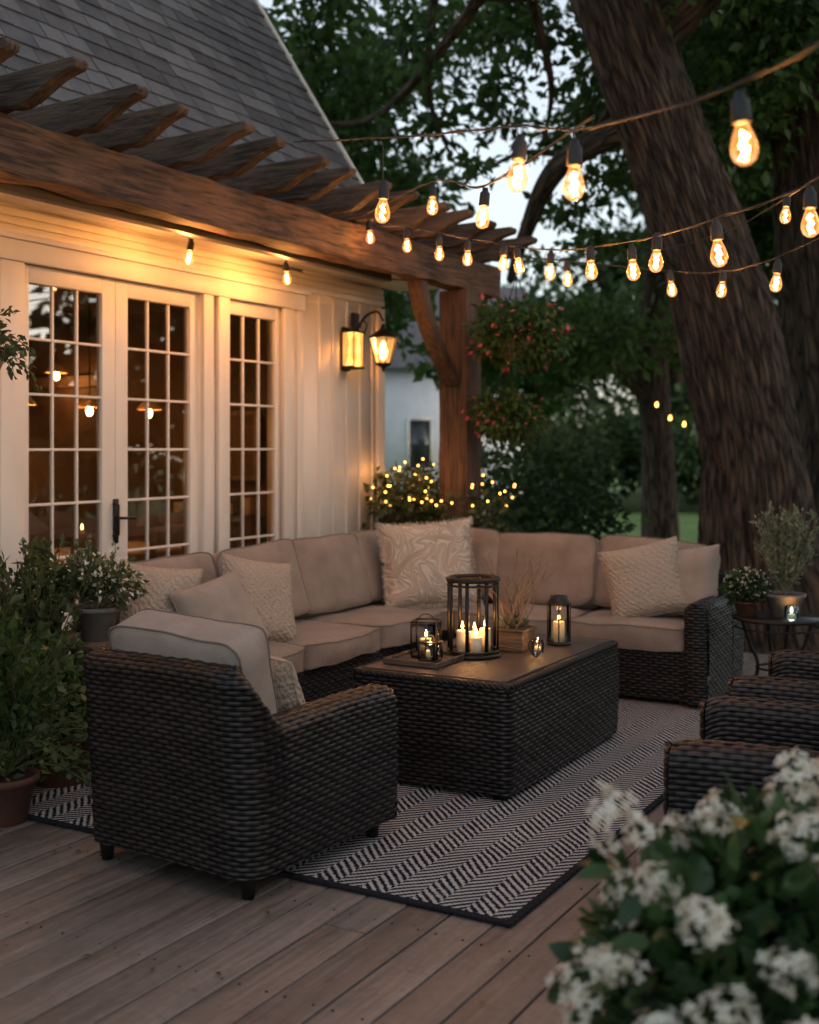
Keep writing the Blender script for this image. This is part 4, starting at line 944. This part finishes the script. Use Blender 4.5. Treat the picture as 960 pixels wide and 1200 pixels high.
foliage('crown',cl,58000,.14,LF_OAK,oak,shell=.8,up=1.0,droop=.4)
oak2=root('oak_tree')
trunk('trunk',[S(5.0,12.6,-.4),S(4.8,12.6,1.6),S(4.55,12.6,4),S(4.35,12.6,6.5),S(4.4,12.7,9)],[.8,.62,.60,.56,.5],oak2,seg=120,amp=.07,n=24,ridge=.045)
foliage('crown',clumpset(32,(3.9,11),(13,20),(4.8,10),(.6,1.1)),14000,.18,LF_OAK,oak2,shell=.7)
mt=root('maple_tree')
trunk('trunk',[S(3.85,18,-.4),S(3.8,18,1.5),S(3.72,18,3),S(3.8,18,5),S(3.7,18.3,7)],[.3,.24,.22,.18,.12],mt,seg=24)
trunk('limb',[S(3.75,18,2.3),S(3.2,18,2.8),S(2.7,17.8,3.3),S(2.1,17.8,3.5)],[.14,.10,.08,.05],mt,seg=16)
trunk('limb',[S(3.75,18,2.9),S(4.3,18,3.5),S(5,18,4.6)],[.12,.10,.06],mt,seg=16)
def mopen(a,d,z,r):
    m=r/d; return a/d<.18+m and (z-1.6)/d>.155-m
foliage('crown',clumpset(38,(1.0,6.5),(16,21),(3.1,6.6),(.4,.85),mopen),12500,.16,LF_OAK,mt,shell=.7)

def treetop(a,d):
    s_=a/d
    if .03<s_<.175: return 5.9*d/40
    if -.02<s_<=.03: return 8.2*d/40
    return (13+3*math.sin(s_*40))*d/40
L=[]
while len(L)<190:
    d=random.uniform(38,54); a=random.uniform(-8,24); z=random.uniform(.5,17)
    if z>treetop(a,d): continue
    if -.045<a/d<.045 and z<5 : continue
    r=random.uniform(1.1,2.2); L.append((*S(a,d,z),r,r,r*.8))
foliage('distant_tree_line',L,46000,.50,LF_FAR,None,shell=.7)
tt=root('distant_tree_trunks')
for k in range(12):
    a=random.uniform(-6,20);d=random.uniform(38,46); 
    if abs(a/d)<.045: a+=6
    if .03<a/d<.19: a+=7
    trunk('trunk',[S(a,d,-.4),S(a+random.uniform(-.5,.5),d,5),S(a+random.uniform(-1,1),d,11)],[.4,.3,.15],tt,seg=12,n=4)
foliage('garden_shrubs',[(*S(a,d,z),rx,rx,rz) for a,d,z,rx,rz in
  [(1.05,12.2,.7,.7,.8),(1.6,12.8,.8,.8,.9),(2.0,13.4,.5,.5,.7),(1.3,13.5,1.3,.7,.6),(.6,12.5,.5,.6,.7),(.2,13,.3,.6,.5),(1.75,14,1.1,.6,.7),(5.2,11.5,.6,.8,.9),(4.9,13.5,.5,.6,.8),(5.5,14.5,1.2,1.2,1.2)]],12000,.11,LF_DARK,shell=.5)
foliage('hedge',[(*S(a,random.uniform(35,37),random.uniform(.6,2.2)),random.uniform(.9,1.5),random.uniform(.9,1.5),random.uniform(.8,1.3)) for a in np.arange(2.3,20,.5)],17000,.26,LF_DARK,shell=.5)
foliage('side_trees',[(*S(random.uniform(-3,.1),random.uniform(15,22),random.uniform(3.6,8)),.9,.9,.7) for _ in range(24)]+[(*S(random.uniform(.9,2.4),random.uniform(17,24),random.uniform(2.5,3.8)),.9,.9,.5) for _ in range(12)],16000,.19,LF_OAK,shell=.7)
# trees on the garden side of the deck (they are what the french doors mirror)
gt=root('garden_maple_tree')
trunk('trunk',[(9,8,-.4),(9.1,8,3),(8.8,8.3,7)],[.35,.28,.15],gt,seg=16,n=6)
foliage('crown',[(random.uniform(8,15),random.uniform(-4,36),random.uniform(.3,9.5),1.8,1.8,1.5) for _ in range(130)],17000,.70,LF_FAR,gt,shell=.6)

nh=root('neighbour_white_house',S(.3,34,0),math.radians(30))
boxes('walls',[(-3,3,0,5,-.35,4.0)],noisy('white_siding',(0.5,0.52,0.55),(0.6,0.62,0.65),2,rough=.7),nh)
boxes('windows',[(-.3,.3,-.03,-.002,1.0,2.4),(-1.8,-1.1,-.03,-.002,1.0,2.4),(1.2,1.9,-.03,-.002,1.0,2.4)],noisy('dark_glass',(0.02,0.025,0.03),(0.03,0.035,0.04),2,rough=.1,bump=0),nh)
boxes('window_frames',[(-.36,-.3,-.05,-.004,.95,2.45),(.3,.36,-.05,-.004,.95,2.45),(-.3,.3,-.05,-.004,2.4,2.46),(-.3,.3,-.05,-.004,.94,1.0)],WHITEP,nh)
pydata('roof',[(-3.3,-.4,3.9),(3.3,-.4,3.9),(3.3,5.4,3.9),(-3.3,5.4,3.9),(-3.3,2.5,6.6),(3.3,2.5,6.6)],[(0,1,5,4),(2,3,4,5),(1,2,5),(3,0,4)],SH,nh)
print('objects',len(bpy.data.objects))
